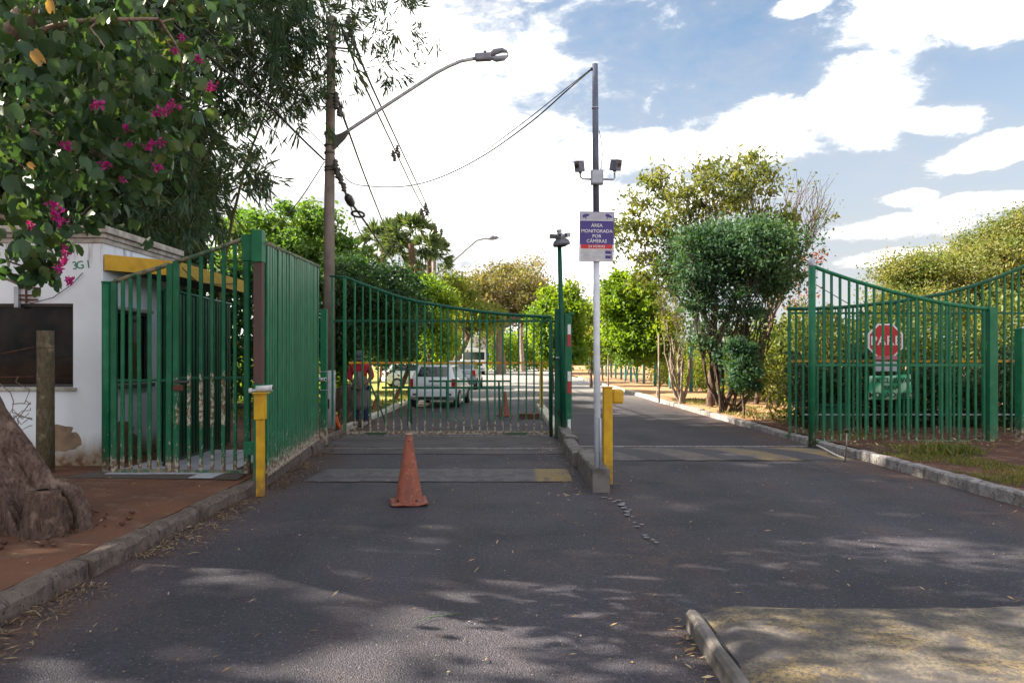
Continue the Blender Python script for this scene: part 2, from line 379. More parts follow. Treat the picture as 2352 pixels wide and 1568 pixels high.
L_BAUH = leaf_mat('leaf_orchid_tree', [(0, (.022, .055, .028)), (.4, (.040, .090, .040)), (.75, (.068, .120, .045)), (1, (.13, .15, .035))], .33, .42, 1.3, 2.5)
L_BAMB = leaf_mat('leaf_bamboo', [(0, (.018, .048, .038)), (.5, (.045, .090, .050)), (.85, (.10, .125, .050)), (1, (.16, .115, .06))], .35)
L_MANGO = leaf_mat('leaf_round_tree', [(0, (.040, .105, .025)), (.5, (.095, .19, .040)), (1, (.20, .27, .07))], .42)
L_DARK = leaf_mat('leaf_dark_shade_tree', [(0, (.012, .045, .018)), (.5, (.026, .075, .026)), (1, (.06, .12, .03))], .30)
L_VDARK = leaf_mat('leaf_hedge_base_shade', [(0, (.014, .040, .022)), (.6, (.032, .070, .030)), (1, (.085, .095, .035))], .22)  # shade at the base of the hedge is put into this leaf colour
L_LIME = leaf_mat('leaf_bright_green', [(0, (.060, .13, .015)), (.5, (.13, .22, .022)), (1, (.26, .30, .03))], .5)
L_OLIVE = leaf_mat('leaf_olive_brown', [(0, (.085, .095, .035)), (.45, (.15, .145, .055)), (.75, (.21, .165, .09)), (1, (.27, .20, .14))], .35)
L_RIGHT = leaf_mat('leaf_mixed_olive_green', [(0, (.06, .10, .03)), (.4, (.13, .17, .045)), (.7, (.22, .20, .075)), (1, (.26, .17, .11))], .4)
L_SPARSE = leaf_mat('leaf_sparse_tree', [(0, (.045, .080, .035)), (.5, (.12, .145, .04)), (1, (.24, .21, .055))], .45)
L_BLUE = leaf_mat('leaf_dark_bluish', [(0, (.020, .058, .034)), (.5, (.040, .098, .050)), (1, (.10, .17, .060))], .35, .65)
L_HEDGE = leaf_mat('leaf_hedge', [(0, (.055, .10, .02)), (.5, (.13, .18, .03)), (.85, (.26, .25, .05)), (1, (.30, .20, .08))], .45)
L_RHEDGE = leaf_mat('leaf_right_hedge', [(0, (.030, .060, .016)), (.5, (.085, .12, .025)), (.85, (.20, .20, .045)), (1, (.22, .14, .06))], .38)
L_RED = leaf_mat('leaf_reddish', [(0, (.25, .07, .03)), (.6, (.40, .10, .03)), (1, (.28, .2, .06))], .4)
L_PALM = leaf_mat('leaf_palm', [(0, (.03, .07, .03)), (.5, (.07, .11, .05)), (1, (.14, .17, .08))], .3)
L_SKIRT = leaf_mat('leaf_dead_palm', [(0, (.16, .10, .06)), (1, (.30, .20, .13))], .3)
L_YEL = leaf_mat('leaf_yellowed', [(0, (.24, .15, .03)), (1, (.33, .20, .08))], .35)
L_DRY = leaf_mat('dry_leaf_litter', [(0, (.12, .07, .04)), (.5, (.30, .20, .11)), (.85, (.45, .36, .24)), (1, (.20, .26, .08))], .1, .9)
L_LIT = leaf_mat('straw_litter', [(0, (.06, .035, .025)), (.5, (.16, .10, .06)), (.85, (.30, .22, .14)), (1, (.12, .16, .05))], .1, .9)
GRASSM = leaf_mat('grass_blades', [(0, (.05, .09, .02)), (.45, (.11, .13, .03)), (1, (.27, .18, .08))], .35)
PETAL = leaf_mat('pink_petal', [(0, (.26, .010, .15)), (.6, (.42, .02, .25)), (1, (.58, .10, .38))], .4, .5, 1.0)

# ------------------------------------------------------------------ leaves and trees
SHAPES = {
 'quad': ([(-.28, 0, 0), (0, -.5, 0), (.28, 0, .02), (0, .5, -.04)], [(0, 1, 2, 3)]),
 'oval': ([(0, -.5, 0), (.26, -.2, .05), (.27, .15, .05), (0, .5, -.06), (-.27, .15, .05), (-.26, -.2, .05), (0, 0, -.01)], [(0, 1, 2, 6), (6, 2, 3), (6, 3, 4), (0, 6, 4, 5)]),
 'strip': ([(-.07, -.5, 0), (.07, -.5, 0), (.085, .0, .03), (0, .5, -.06), (-.085, .0, .03)], [(0, 1, 2, 4), (4, 2, 3)]),
}
# two-lobed orchid-tree leaf, 1 long
_b = [(0, -.42), (.24, -.46), (.45, -.22), (.48, .10), (.36, .42), (.20, .50), (.06, .30), (0, .20), (-.06, .30), (-.20, .50), (-.36, .42), (-.48, .10), (-.45, -.22), (-.24, -.46)]
SHAPES['lobed'] = ([(x, y, abs(x) * .35 - y * y * .12) for x, y in _b] + [(0, -.1, 0)], [(0, 1, 2, 14), (14, 2, 3, 4), (14, 4, 5, 6), (14, 6, 7), (14, 7, 8), (14, 8, 9, 10), (14, 10, 11, 12), (0, 14, 12, 13)])
def frames(n, mean=(0, 0, 0), spread=1.0, droop=0.0, rg=rng):
    """random leaf frames: Y axis along the leaf, Z its normal"""
    y = rg.normal(size=(n, 3)) * spread + np.array(mean); y[:, 2] -= droop
    y /= np.linalg.norm(y, axis=1)[:, None] + 1e-9
    z = rg.normal(size=(n, 3)); z[:, 2] += .9
    z -= y * (z * y).sum(1)[:, None]; z /= np.linalg.norm(z, axis=1)[:, None] + 1e-9
    x = np.cross(y, z)
    return np.stack([x, y, z], axis=2)          # columns
def leaf_mesh(name, P, F, size, shape='quad', widen=1.0, rg=rng, rnd=None):
    base, faces = SHAPES[shape]; B = np.array(base); B = B * np.array([widen, 1, 1]); n = len(P); k = len(B)
    V = np.einsum('nij,kj->nki', F, B) * size[:, None, None] + P[:, None, :]
    me = bpy.data.meshes.new(name)
    me.vertices.add(n * k); me.vertices.foreach_set('co', V.reshape(-1).astype(np.float32))
    ls = np.array([len(f) for f in faces]); tot = int(ls.sum()); flat = np.concatenate([np.array(f) for f in faces])
    me.loops.add(n * tot); me.loops.foreach_set('vertex_index', (flat[None, :] + (np.arange(n) * k)[:, None]).reshape(-1).astype(np.int32))
    me.polygons.add(n * len(faces)); st = np.concatenate([[0], np.cumsum(ls)[:-1]])
    me.polygons.foreach_set('loop_start', (st[None, :] + (np.arange(n) * tot)[:, None]).reshape(-1).astype(np.int32))
    if rnd is None: rnd = rg.random(n)
    a = me.attributes.new('rnd', 'FLOAT', 'FACE'); a.data.foreach_set('value', np.repeat(rnd, len(faces)).astype(np.float32))
    me.update(calc_edges=True); return me
def in_ell(c, r_, n, rg, shell=.35):
    d = rg.normal(size=(n, 3)); d /= np.linalg.norm(d, axis=1)[:, None]
    q = (shell + (1 - shell) * rg.random(n)) ** .55
    ph = rg.random(6) * 6.28; q = q * (1 + .24 * np.sin(4.3 * d[:, 0] + ph[0]) * np.sin(5.1 * d[:, 2] + ph[1]) + .20 * np.sin(8.7 * d[:, 0] + ph[2] + 3 * d[:, 1]) * np.cos(7.9 * d[:, 2] + ph[3])) * np.where(rg.random(n) < .16, 1.26, 1.0)
    return np.array(c) + d * q[:, None] * np.array(r_)
def curve_pts(a, b, n, sag, rg, wob=.06):
    a, b = Vector(a), Vector(b); L = (b - a).length; out = []
    for i in range(n + 1):
        t = i / n; p = a.lerp(b, t); p.z += sag * L * math.sin(math.pi * t)
        if 0 < i < n: p += Vector(rg.normal(size=3)) * wob * L / n * 1.5
        out.append(p)
    return out
def add_branches(mb, base, fork, tips, r0, rg, rtwig=.012, n=6, sag=.10, wob=.1):
    """limbs: group the tips round a few limb ends, and branch to each"""
    tips = [Vector(t) for t in tips]; k = max(2, min(7, len(tips) // 8 + 2))
    ends = [tips[i] for i in rg.choice(len(tips), k, replace=False)]
    limbs = []
    for e in ends:
        q = Vector(fork).lerp(e, .62); pts = curve_pts(fork, q, 5, sag, rg, wob)
        rr = [r0 * (.62 - .38 * i / 5) for i in range(6)]; mb.path(pts, rr, n, cap=False); limbs.append((pts, rr))
    for t in tips:
        best = min(((t - p).length, li, i) for li, (pts, rr) in enumerate(limbs) for i, p in enumerate(pts) if i > 0)
        pts, rr = limbs[best[1]]; s_ = pts[best[2]]; ra = rr[best[2]] * .55
        mb.path(curve_pts(s_, t, 4, sag * .6, rg, wob * 1.2), [max(rtwig * .6, ra * (1 - .22 * i)) if i < 4 else rtwig * .5 for i in range(5)], 5, cap=False)
def tree(name, label, cat, base, fork_z, ells, leaf, lmat, bmat, trunk_r=.12, per=260, clump=.42, size=.12, shape='quad', droop=.3, group=None, seed=1,
         lean=(0, 0), stems=1, flat=1.0, rtwig=.012, widen=1.0, spread_base=.0, squash=.75):
    rg = np.random.default_rng(seed); base = Vector(base)
    root = empty(name, base, label, cat, group)
    mb = MB(); tips_all = []
    for (c, r_, n) in ells: tips_all.append(in_ell(c, r_, n, rg, leaf))
    tips = np.concatenate(tips_all)
    per_stem = np.array_split(tips[rg.permutation(len(tips))] if stems > 1 else tips, stems)
    if stems > 1:
        order = np.argsort(np.arctan2(tips[:, 1] - base.y, tips[:, 0] - base.x)); per_stem = np.array_split(tips[np.argsort(tips[:, 0])], stems)
    for si, tp in enumerate(per_stem):
        if stems > 1:
            b = base + Vector((rg.normal() * spread_base, rg.normal() * spread_base, 0)); cen = Vector(tp.mean(0)); fk = b.lerp(cen, .45); fk.z = base.z + fork_z * (.7 + .5 * rg.random())
        else: b = base.copy(); fk = base + Vector((lean[0], lean[1], fork_z))
        tr = trunk_r * (1 if stems == 1 else .9)
        mb.path(curve_pts(b - Vector((0, 0, .1)), fk, 5, 0, rg, .05), [tr * 1.25, tr * 1.02, tr * .92, tr * .85, tr * .78, tr * .72], 8, cap=False)
        if len(tp) > 1: add_branches(mb, b, fk, tp, tr, rg, rtwig)
    tk = mb.build('trunk', bmat, root)
    P = np.repeat(tips, per, axis=0) + rg.normal(size=(len(tips) * per, 3)) * clump * .78 * np.array([1, 1, squash]) * (0.45 + .95 * rg.random(len(tips)).repeat(per))[:, None]
    F = frames(len(P), spread=1, droop=droop, rg=rg)
    shade = np.clip(rg.random(len(tips)).repeat(per) * .55 + rg.random(len(P)) * .45, 0, 1)
    me = leaf_mesh('crown', P, F, size * (.65 + .7 * rg.random(len(P))), shape, widen, rg, shade)
    cr = link('crown', me, lmat, root); cr['kind'] = 'stuff'
    return root
exec_parts = []
# ================================================================== SETTING
def sheet(name, x0, x1, y0, y1, z, mat, nx=1, ny=1, amp=0.0, kind='structure', seed=0):
    rg = np.random.default_rng(seed); mb = MB(); ph = rg.random(6) * 6
    for j in range(ny + 1):
        for i in range(nx + 1):
            x = x0 + (x1 - x0) * i / nx; y = y0 + (y1 - y0) * j / ny
            edge = 0 if (i in (0, nx) or j in (0, ny)) else 1
            h = (math.sin(x * 1.3 + ph[0]) * math.sin(y * .9 + ph[1]) + .5 * math.sin(x * 3.1 + ph[2] + y) + .3 * rg.normal()) * amp * edge
            mb.v.append((x, y, z + h))
    for j in range(ny):
        for i in range(nx):
            a = j * (nx + 1) + i; mb.f.append((a, a + 1, a + nx + 2, a + nx + 1)); mb.sm.append(True)
    return mb.build(name, mat, None, kind=kind)
sheet('ground', -1500, 1500, -300, 2500, -.03, DRY)
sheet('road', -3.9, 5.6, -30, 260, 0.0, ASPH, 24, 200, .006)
# left pavement: follows the kerb
def left_edge(y): return -3.26 if y < 9 else (-3.26 - (y - 9) / 5.0 * .42 if y < 14 else (-3.68 - (y - 14) * .012))
mb = MB()
ys = [-30, -5] + [1 + i for i in range(15)]
for y in ys: mb.v += [(-30, y, .135), (-8, y, .137), (left_edge(y) - 1.2, y, .134), (left_edge(y), y, .126), (left_edge(y), y, -.05)]
for i in range(len(ys) - 1):
    for k in range(4): a = i * 5 + k; mb.f.append((a, a + 1, a + 6, a + 5)); mb.sm.append(False)
a = (len(ys) - 1) * 5; mb.v += [(-30, 15, -.05)]; mb.f.append((a, a + 1, a + 2, a + 3, a + 4, len(mb.v) - 1)); mb.sm.append(False)
mb.build('pavement', SIDEWALK, None, kind='structure')
mb = MB(); mb.add([(-5.55, 8.9, .141), (-3.35, 8.75, .139), (-3.65, 11.5, .139), (-4.9, 11.5, .141)], [(0, 1, 2, 3)])
tp = mb.build('tiled_path', TILE, None, kind='structure')
JOINT = simple('tile_joint', (.10, .08, .075), None, 20, .9, .2)
mb.f and None
tp.data.materials[0] = JOINT
_t = MB().box(-.145, .145, -.145, .145, 0, .006).build('tile', TILE, tp); tm = _t.data; first = True
for j in range(9):
    for i in range(8):
        y = 8.98 + j * .303; x = -5.35 + i * .303 + (y - 8.9) * .02
        lo = -5.4 + (y - 8.9) * .21; hi = -3.42 - max(0, y - 9) * .10
        if lo < x - .1 and x + .15 < hi and (y > 9.25 or x > -4.1):
            o = _t if first else bpy.data.objects.new('tile', tm)
            if not first: COL.objects.link(o); o.parent = tp
            first = False
            o.location = (x, y, .1415 + random.random() * .003); o.rotation_euler = (random.gauss(0, .004), random.gauss(0, .004), random.gauss(0, .01) - .02)
# right verge and left lawn beyond the gate
mb = MB()
def slab(name, pts, z, mat, seed=0, amp=.02, n=26):
    pass
sheet('verge', 5.72, 14, -30, 120, .10, DRY, 30, 160, .018, seed=3)
sheet('bare_earth', 5.74, 11.5, -2, 17.5, .128, REDDIRT, 30, 60, .012, seed=4)
sheet('lawn', -40, -3.75, 16.2, 140, .06, LAWN, 40, 90, .03, seed=5)
sheet('dirt_strip', -9.0, -3.78, 14.96, 20.5, .112, REDDIRT, 20, 24, .010, seed=6)
sheet('footpath', -40, -6.2, 21.5, 24.2, .135, CONC)
# concrete strip and rails the centre gate runs on; speed humps
mb = MB(); mb.box(-3.7, .93, 12.1, 15.45, -.02, .012)
mb.build('concrete_apron', simple('apron_concrete', (.085, .074, .074), (.048, .043, .050), 1.6, .9, .5), None, kind='structure')
mb = MB()
for y in (14.86, 15.10): mb.box(-3.75, .92, y, y + .05, .010, .026)
for y in (12.75,): mb.box(-3.4, .92, y, y + .035, .010, .022)
mb.build('gate_track', simple('worn_steel_track', (.33, .32, .36), (.17, .13, .11), 9, .5, .3, metal=.5), None, kind='structure')
mb = MB().box(1.16, 5.48, 13.08, 13.15, .004, .020); mb.build('gate_track', bpy.data.materials['worn_steel_track'], None, kind='structure')
def hump(name, x0, x1, y0, y1, h, mat, y1b=None):
    mb = MB(); n = 8; nx = 26
    for i in range(nx + 1):
        x = x0 + (x1 - x0) * i / nx
        for k in range(n + 1):
            t = k / n; e = min(1, min(i, nx - i) / 1.0)
            mb.v.append((x + random.gauss(0, .012) * (k in (0, n)), y0 + (y1 - y0) * t + random.gauss(0, .012), .007 + h * e * math.sin(math.pi * t) ** .8 + abs(random.gauss(0, .0015))))
    for i in range(nx):
        for k in range(n): a = i * (n + 1) + k; mb.f.append((a, a + n + 1, a + n + 2, a + 1)); mb.sm.append(True)
    return mb.build(name, mat, None, kind='structure')
def hump_mat(name, stripes):
    m_, n = new_mat(name); P = wpos(n); s_ = n.add('ShaderNodeSeparateXYZ'); n.set(s_.inputs[0], P)
    col = n.mix(n.step(n.noise(P, 6, 6, .7), .4, .62), (.115, .102, .105, 1), (.062, .056, .064, 1))
    yel = n.mix(n.noise(P, 14, 4), (.27, .18, .06, 1), (.16, .12, .06, 1))
    if stripes:
        q = n.math('ADD', s_.outputs[0], n.math('MULTIPLY', s_.outputs[1], .55)); w = n.math('PINGPONG', q, .62)
        k = n.math('MULTIPLY', n.step(w, .28, .34), n.step(n.noise(P, 3, 5, .7), .36, .56)); k = n.math('MULTIPLY', k, n.step(s_.outputs[0], 1.8, 5.2))
        col = n.mix(n.math('SUBTRACT', 1.0, n.step(w, .28, .34)), col, (.045, .042, .052, 1))
    else: k = n.math('MULTIPLY', n.step(s_.outputs[0], .28, .36), n.step(n.noise(P, 8, 5), .3, .5))
    col = n.mix(k, col, yel)
    col = n.mix(n.step(n.noise(P, 70, 4, .8), .52, .62), col, (.06, .057, .062, 1))
    finish(n, col, .9, n.noise(P, 60, 4), .7, .008); return m_
hump('speed_hump', -2.72, .80, 9.38, 10.45, .045, hump_mat('hump_concrete', False))
hump('speed_hump', 1.22, 5.44, 11.35, 13.0, .045, hump_mat('hump_striped', True))

# kerbs, stone by stone
def kerb(name, line, w, h, mat, L=1.0, seed=1, inset=0.0, zb=-.04, kname='kerb_stone', rough=.012):
    """line: list of (x,y); stones laid along it"""
    rg = np.random.default_rng(seed); root = empty(name, (line[0][0], line[0][1], 0), kind='structure')
    for (a, b) in zip(line[:-1], line[1:]):
        a, b = Vector((*a, 0)), Vector((*b, 0)); D = b - a; n = max(1, round(D.length / L)); u = D.normalized(); v = Vector((-u.y, u.x, 0))
        for i in range(n):
            s0 = a + D * (i / n); l = D.length / n - .014 - rg.random() * .012; m_ = 6
            hh = h + rg.normal() * rough * .8; sh = v * rg.normal() * rough * .7; mb = MB(); rings = []
            for k in range(m_ + 1):
                c = s0 + u * (l * k / m_ + .007) + sh; j = rg.normal(size=6) * rough * .55
                rings.append([c - v * (w / 2) + Vector((0, 0, zb)), c - v * (w / 2 + j[0]) + Vector((0, 0, hh - .035 + j[1])), c - v * (w / 2 - .03 + j[2]) + Vector((0, 0, hh + j[3] * .6)),
                              c + v * (w / 2 - .02) + Vector((0, 0, hh + j[4] * .6)), c + v * (w / 2) + Vector((0, 0, hh - .02)), c + v * (w / 2) + Vector((0, 0, zb))])
            vs = [p for r_ in rings for p in r_]; fs = []
            for k in range(m_):
                for q in range(6): q2 = (q + 1) % 6; fs.append((k * 6 + q, k * 6 + q2, (k + 1) * 6 + q2, (k + 1) * 6 + q))
            fs += [tuple(reversed(range(6))), tuple(m_ * 6 + q for q in range(6))]
            mb.add(vs, fs, False); mb.build(kname, mat, root)
    return root
kerb('kerb', [(-3.17, 1.5), (-3.17, 9), (-3.59, 14.0), (-3.60, 15.0)], .16, .145, KERB_L, 1.0, 1, rough=.016)
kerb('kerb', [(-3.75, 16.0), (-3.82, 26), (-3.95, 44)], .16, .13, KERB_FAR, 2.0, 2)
kerb('kerb', [(5.62, -1.0), (5.62, 11.6)], .17, .135, KERB_R, 1.0, 3)
kerb('kerb', [(5.62, 11.6), (5.60, 14.2), (5.55, 25.5)], .17, .13, KERB_R, 1.15, 4, rough=.02)
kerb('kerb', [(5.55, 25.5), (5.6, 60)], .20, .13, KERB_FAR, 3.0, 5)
kerb('median_kerb', [(1.02, 8.62), (1.00, 14.4)], .21, .235, CONC, 1.9, 6, rough=.030)
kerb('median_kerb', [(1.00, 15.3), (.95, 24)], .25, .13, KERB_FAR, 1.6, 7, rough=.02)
# foreground island
def island_mat():
    m_, n = new_mat('island_concrete'); P = wpos(n)
    col = n.mix(n.step(n.noise(P, 4, 6, .7), .4, .6), (.20, .165, .12, 1), (.085, .075, .078, 1))
    col = n.mix(n.math('MULTIPLY', n.step(n.noise(P, 1.6, 6, .7), .50, .62), .65), col, (.40, .285, .12, 1))      # worn yellow paint, with warm sun patches put into the colour
    col = n.mix(n.step(n.noise(P, 42, 5, .85), .48, .58), col, (.075, .07, .075, 1))
    finish(n, col, .9, n.noise(P, 45, 5, .8), 1.0, .02); return m_
IM = island_mat()
mb = MB(); nx, ny = 40, 26
for j in range(ny + 1):
    for i in range(nx + 1):
        x = 1.13 + 5.0 * i / nx; y = 1.0 + 3.42 * j / ny
        if j == ny: y += math.sin(x * 2.1) * .04 + random.gauss(0, .012) + (-.22 if i == 0 else (-.05 if i == 1 else 0))
        if i == 0: x += random.gauss(0, .014)
        z = .115 + random.gauss(0, .0015) - (.035 if (i == 0 or j == ny) else 0)
        mb.v.append((x, y, z))
for j in range(ny):
    for i in range(nx): a = j * (nx + 1) + i; mb.f.append((a, a + 1, a + nx + 2, a + nx + 1)); mb.sm.append(False)
e1 = [j * (nx + 1) for j in range(ny + 1)] + [ny * (nx + 1) + i for i in range(1, nx + 1)]
k0 = len(mb.v)
for a in e1: v = mb.v[a]; mb.v.append((v[0] - (.02 if v[0] < 1.3 else 0), v[1] + .02, -.03))
for q in range(len(e1) - 1): mb.f.append((e1[q], e1[q + 1], k0 + q + 1, k0 + q)); mb.sm.append(False)
mb.build('traffic_island', IM, None, kind='structure')
for j, (a, b) in enumerate(zip(np.arange(1.2, 4.2, .75), np.arange(1.93, 4.9, .75))):
    pass
kerb('island_edging', [(1.09, 1.2), (1.09, 4.28)], .09, .122, CONC, 1.5, 9, rough=.010, kname='edging_stone')
# broken white line ahead of the median
PAINTW = simple('worn_white_paint', (.26, .25, .27), (.10, .095, .105), 30, .8, .3)
mb = MB()
for i in range(26):
    y = 8.3 - i * .085; x = 1.16 + (8.3 - y) * .05 + random.gauss(0, .035); r_ = .012 + random.random() * .022 * (1 - i / 40)
    if i > 12 and random.random() < .55: continue
    n = 7; mb.add([(x + math.cos(2 * math.pi * k / n) * r_ * (1 + random.random()), y + math.sin(2 * math.pi * k / n) * r_ * 1.3 * (.6 + random.random()), .0105) for k in range(n)], [tuple(range(n))])
mb.build('worn_lane_marking', PAINTW, None, kind='structure')

# ================================================================== GUARD BOOTH
bx, by0, by1, bz = -5.65, 9.92, 12.02, 3.42
booth = empty('guard_booth', (-7.6, 11, .13), 'white rendered guard booth with grey stained foot behind the big tree trunk', 'guard booth')
WX0, WX1, WZ0, WZ1 = -7.55, -6.06, 1.215, 2.37      # front window
SY0, SY1, SZ0, SZ1 = 10.22, 11.22, 1.24, 2.31       # side window
mb = MB()
mb.box(-10.5, WX0, by0, by0 + .15, .1, 3.2).box(WX1, bx, by0, by0 + .15, .1, 3.2).box(WX0, WX1, by0, by0 + .15, .1, WZ0).box(WX0, WX1, by0, by0 + .15, WZ1, 3.2)
wl = mb.build('wall', WALL, booth)
mb = MB().box(bx - .15, bx, by0 + .15, SY0, .1, 3.2).box(bx - .15, bx, SY1, by1, .1, 3.2).box(bx - .15, bx, SY0, SY1, .1, SZ0).box(bx - .15, bx, SY0, SY1, SZ1, 3.2)
mb.build('wall', WALL, booth)
MB().box(-10.5, bx, by1, by1 + .15, .1, 3.2).build('wall', WALL, booth)
rf = MB().box(-10.6, bx + .02, by0 - .02, by1 + .17, 3.2, 3.27).build('roof', CORNICE, booth, .012)
for z0, z1, e in ((3.27, 3.335, .05), (3.335, 3.43, .10)):
    mb = MB().box(-10.7, bx + e, by0 - e, by0 + .12, z0, z1).box(bx - .12, bx + e, by0 + .12, by1 + .15, z0, z1).box(-10.7, bx - .12, by1, by1 + .15, z0, z1)
    mb.build('cornice', CORNICE, rf, .012)
MB().box(-10.4, bx - .12, by0 + .12, by1, 3.27, 3.29).build('roof_slab', CONC, rf)
# windows
w = MB().box(WX0 + .045, WX1 - .045, by0 + .075, by0 + .085, WZ0 + .04, WZ1 - .04).build('window', GLASS, booth)
FR = simple('window_frame_dark', (.05, .045, .045), None, 20, .5, 0)
mb = MB().box(WX0, WX0 + .045, by0 + .04, by0 + .1, WZ0, WZ1).box(WX1 - .03, WX1, by0 + .04, by0 + .1, WZ0, WZ1).box(WX0 + .045, WX1 - .03, by0 + .04, by0 + .1, WZ1 - .04, WZ1).box(WX0 + .045, WX1 - .03, by0 + .04, by0 + .1, WZ0, WZ0 + .04)
mb.build('frame', FR, w)
MB().box(WX0 - .1, WX1 + .05, by0 - .035, by0 + .03, WZ0 - .05, WZ0 - .002).build('sill', CORNICE, w, .006)
w = MB().box(bx - .085, bx - .075, SY0 + .03, SY1 - .03, SZ0 + .03, SZ1 - .03).build('window', GLASS, booth)
mb = MB().box(bx - .1, bx - .04, SY0, SY0 + .04, SZ0, SZ1).box(bx - .1, bx - .04, SY1 - .04, SY1, SZ0, SZ1).box(bx - .1, bx - .04, SY0 + .04, SY1 - .04, SZ1 - .04, SZ1).box(bx - .1, bx - .04, SY0 + .04, SY1 - .04, SZ0, SZ0 + .04).box(bx - .1, bx - .045, 10.7, 10.74, SZ0 + .04, SZ1 - .04)
mb.build('frame', FR, w)
MB().box(bx - .03, bx + .05, SY0 - .06, SY1 + .06, SZ0 - .06, SZ0 - .002).build('sill', CONC, w, .006)
MB().box(bx - .02, bx + .03, SY0 - .06, SY1 + .06, SZ1 + .002, SZ1 + .05).build('lintel', CORNICE, w, .004)
# patch of bare plaster where the render has fallen off
def patch(name, cx, cz, rx, rz_, y, mat, seed, side=False):
    rg = np.random.default_rng(seed); n = 26; ring = []
    for k in range(n):
        a = 2 * math.pi * k / n; r_ = 1 + .13 * math.sin(3 * a + seed) + .08 * rg.normal()
        u, v = math.copysign(abs(math.cos(a)) ** .7, math.cos(a)) * rx * r_, math.copysign(abs(math.sin(a)) ** .7, math.sin(a)) * rz_ * r_
        ring.append((bx + .003, cx + u, cz + v) if side else (cx + u, y, cz + v))
    return MB().add(ring, [tuple(reversed(range(n))) if not side else tuple(range(n))]).build(name, mat, booth)
patch('bare_patch', -6.22, .50, .24, .18, by0 - .003, PLASTER, 2)
patch('bare_patch', -6.9, .33, .3, .14, by0 - .0035, PLASTER, 5)
patch('bare_patch', 10.45, .44, .34, .26, 0, PLASTER, 3, True)
def text(name, body, size, loc, mat, parent, rot=(R(90), 0, 0), ext=.0015, align='CENTER', space=1.0, off=0.0, line=1.0, bold=.0):
    cu = bpy.data.curves.new(name, 'FONT'); cu.body = body; cu.size = size; cu.extrude = ext; cu.align_x = align; cu.align_y = 'CENTER'; cu.space_character = space; cu.space_line = line; cu.offset = bold
    cu.resolution_u = 3
    cu.materials.append(mat); o = bpy.data.objects.new(name, cu); COL.objects.link(o)
    if parent is not None: o.parent = parent; o.matrix_parent_inverse = parent_inv(parent)
    o.location = loc; o.rotation_euler = rot
    me = bpy.data.meshes.new_from_object(o); o2 = bpy.data.objects.new('writing', me); COL.objects.link(o2)
    o2.parent = parent; o2.matrix_parent_inverse = parent_inv(parent); o2.location = loc; o2.rotation_euler = rot
    bpy.data.objects.remove(o); bpy.data.curves.remove(cu); o2.name = name; return o2
for _b, _x in (('3', 172), ('G', 184), ('1', 203)): text('lettering', _b, .155, tuple(at(_x, 609 + (_x - 187) * -.1, by0 - .004)), simple('green_lettering', (.04, .26, .15), None, 10, .6, 0), booth, rot=(R(90), R(-8), 0), bold=.001)
# steel bracket of a removed air conditioner
br = empty('wall_bracket', at(52, 680, by0), 'rusty grey metal bracket with cables on the booth wall above its window', 'bracket')
p = at(40, 680, by0 - .03)
MB().box(p.x - .03, p.x + .03, by0 - .06, by0 - .003, p.z - .16, p.z + .13).build('bracket_plate', GALV, br, .004)
mb = MB()
for dz in (.10, .0, -.06): mb.box(p.x + .03, p.x + .28, by0 - .045, by0 - .02, p.z + dz, p.z + dz + .022)
mb.box(p.x + .12, p.x + .15, by0 - .055, by0 - .045, p.z - .10, p.z + .11); mb.build('bracket_arms', CAST, br)
MB().path([p + Vector((.05, -.02, -.03)), p + Vector((.22, -.03, -.10)), p + Vector((.5, -.01, -.02)), p + Vector((.75, 0, .16)), p + Vector((.9, 0, .32))], .006, 5).build('cable', WIRE, br)
# yellow canopy on the booth's road side
cp = empty('entrance_canopy', (-5.4, 11.4, 2.9), 'yellow fascia canopy over the booth side above the green bars', 'canopy')
poly = [(-5.64, 9.93), (-4.97, 10.66), (-4.97, 13.4), (-5.64, 13.4)]
mb = MB(); zb, zt = 2.85, 3.02; n = 4
mb.add([(x + (.03 if x < -5 else -.03), y + .03 * (y < 12), zb) for x, y in poly] + [(x + (.03 if x < -5 else -.03), y + .03 * (y < 12), zt) for x, y in poly], [(3, 2, 1, 0), (4, 5, 6, 7)] + [(i, (i + 1) % 4, (i + 1) % 4 + 4, i + 4) for i in range(4)])
mb.build('soffit', simple('dark_soffit', (.045, .04, .045), None, 9, .9, .1), cp)
for a, b in ((0, 1), (1, 2)):
    A, B = Vector((*poly[a], 0)), Vector((*poly[b], 0)); u = (B - A).normalized(); v = Vector((u.y, -u.x, 0)) * .022
    vs = [A, B, B + v, A + v]; mb = MB(); mb.add([(q.x, q.y, 2.83) for q in vs] + [(q.x, q.y, 3.05) for q in vs], [(3, 2, 1, 0), (4, 5, 6, 7)] + [(i, (i + 1) % 4, (i + 1) % 4 + 4, i + 4) for i in range(4)])
    f_ = mb.build('fascia', YELLOW_LIT if a else YELLOW, cp, .004)
    if a: f_['label'] = 'pale yellow fascia board, lit tone put into its colour'
mb = MB(); q = at(405, 625, 10.6)
mb.path([(-4.95, 10.75, 2.98), (-4.93, 11.3, 2.80), (-4.92, 12.1, 2.86), (-4.94, 12.9, 2.97)], .007, 5); mb.build('hanging_cable', WIRE, cp)

# ================================================================== GREEN GATES AND FENCES
def curve_rail(mb, pts, r=.028, n=8, sq=False): return mb.path(pts, r, n, sq=sq)
def interp(tab, x):
    for (x0, y0), (x1, y1) in zip(tab[:-1], tab[1:]):
        if x0 <= x <= x1 or x1 <= x <= x0: return y0 + (y1 - y0) * (x - x0) / (x1 - x0)
    return tab[-1][1] if abs(x - tab[-1][0]) < abs(x - tab[0][0]) else tab[0][1]
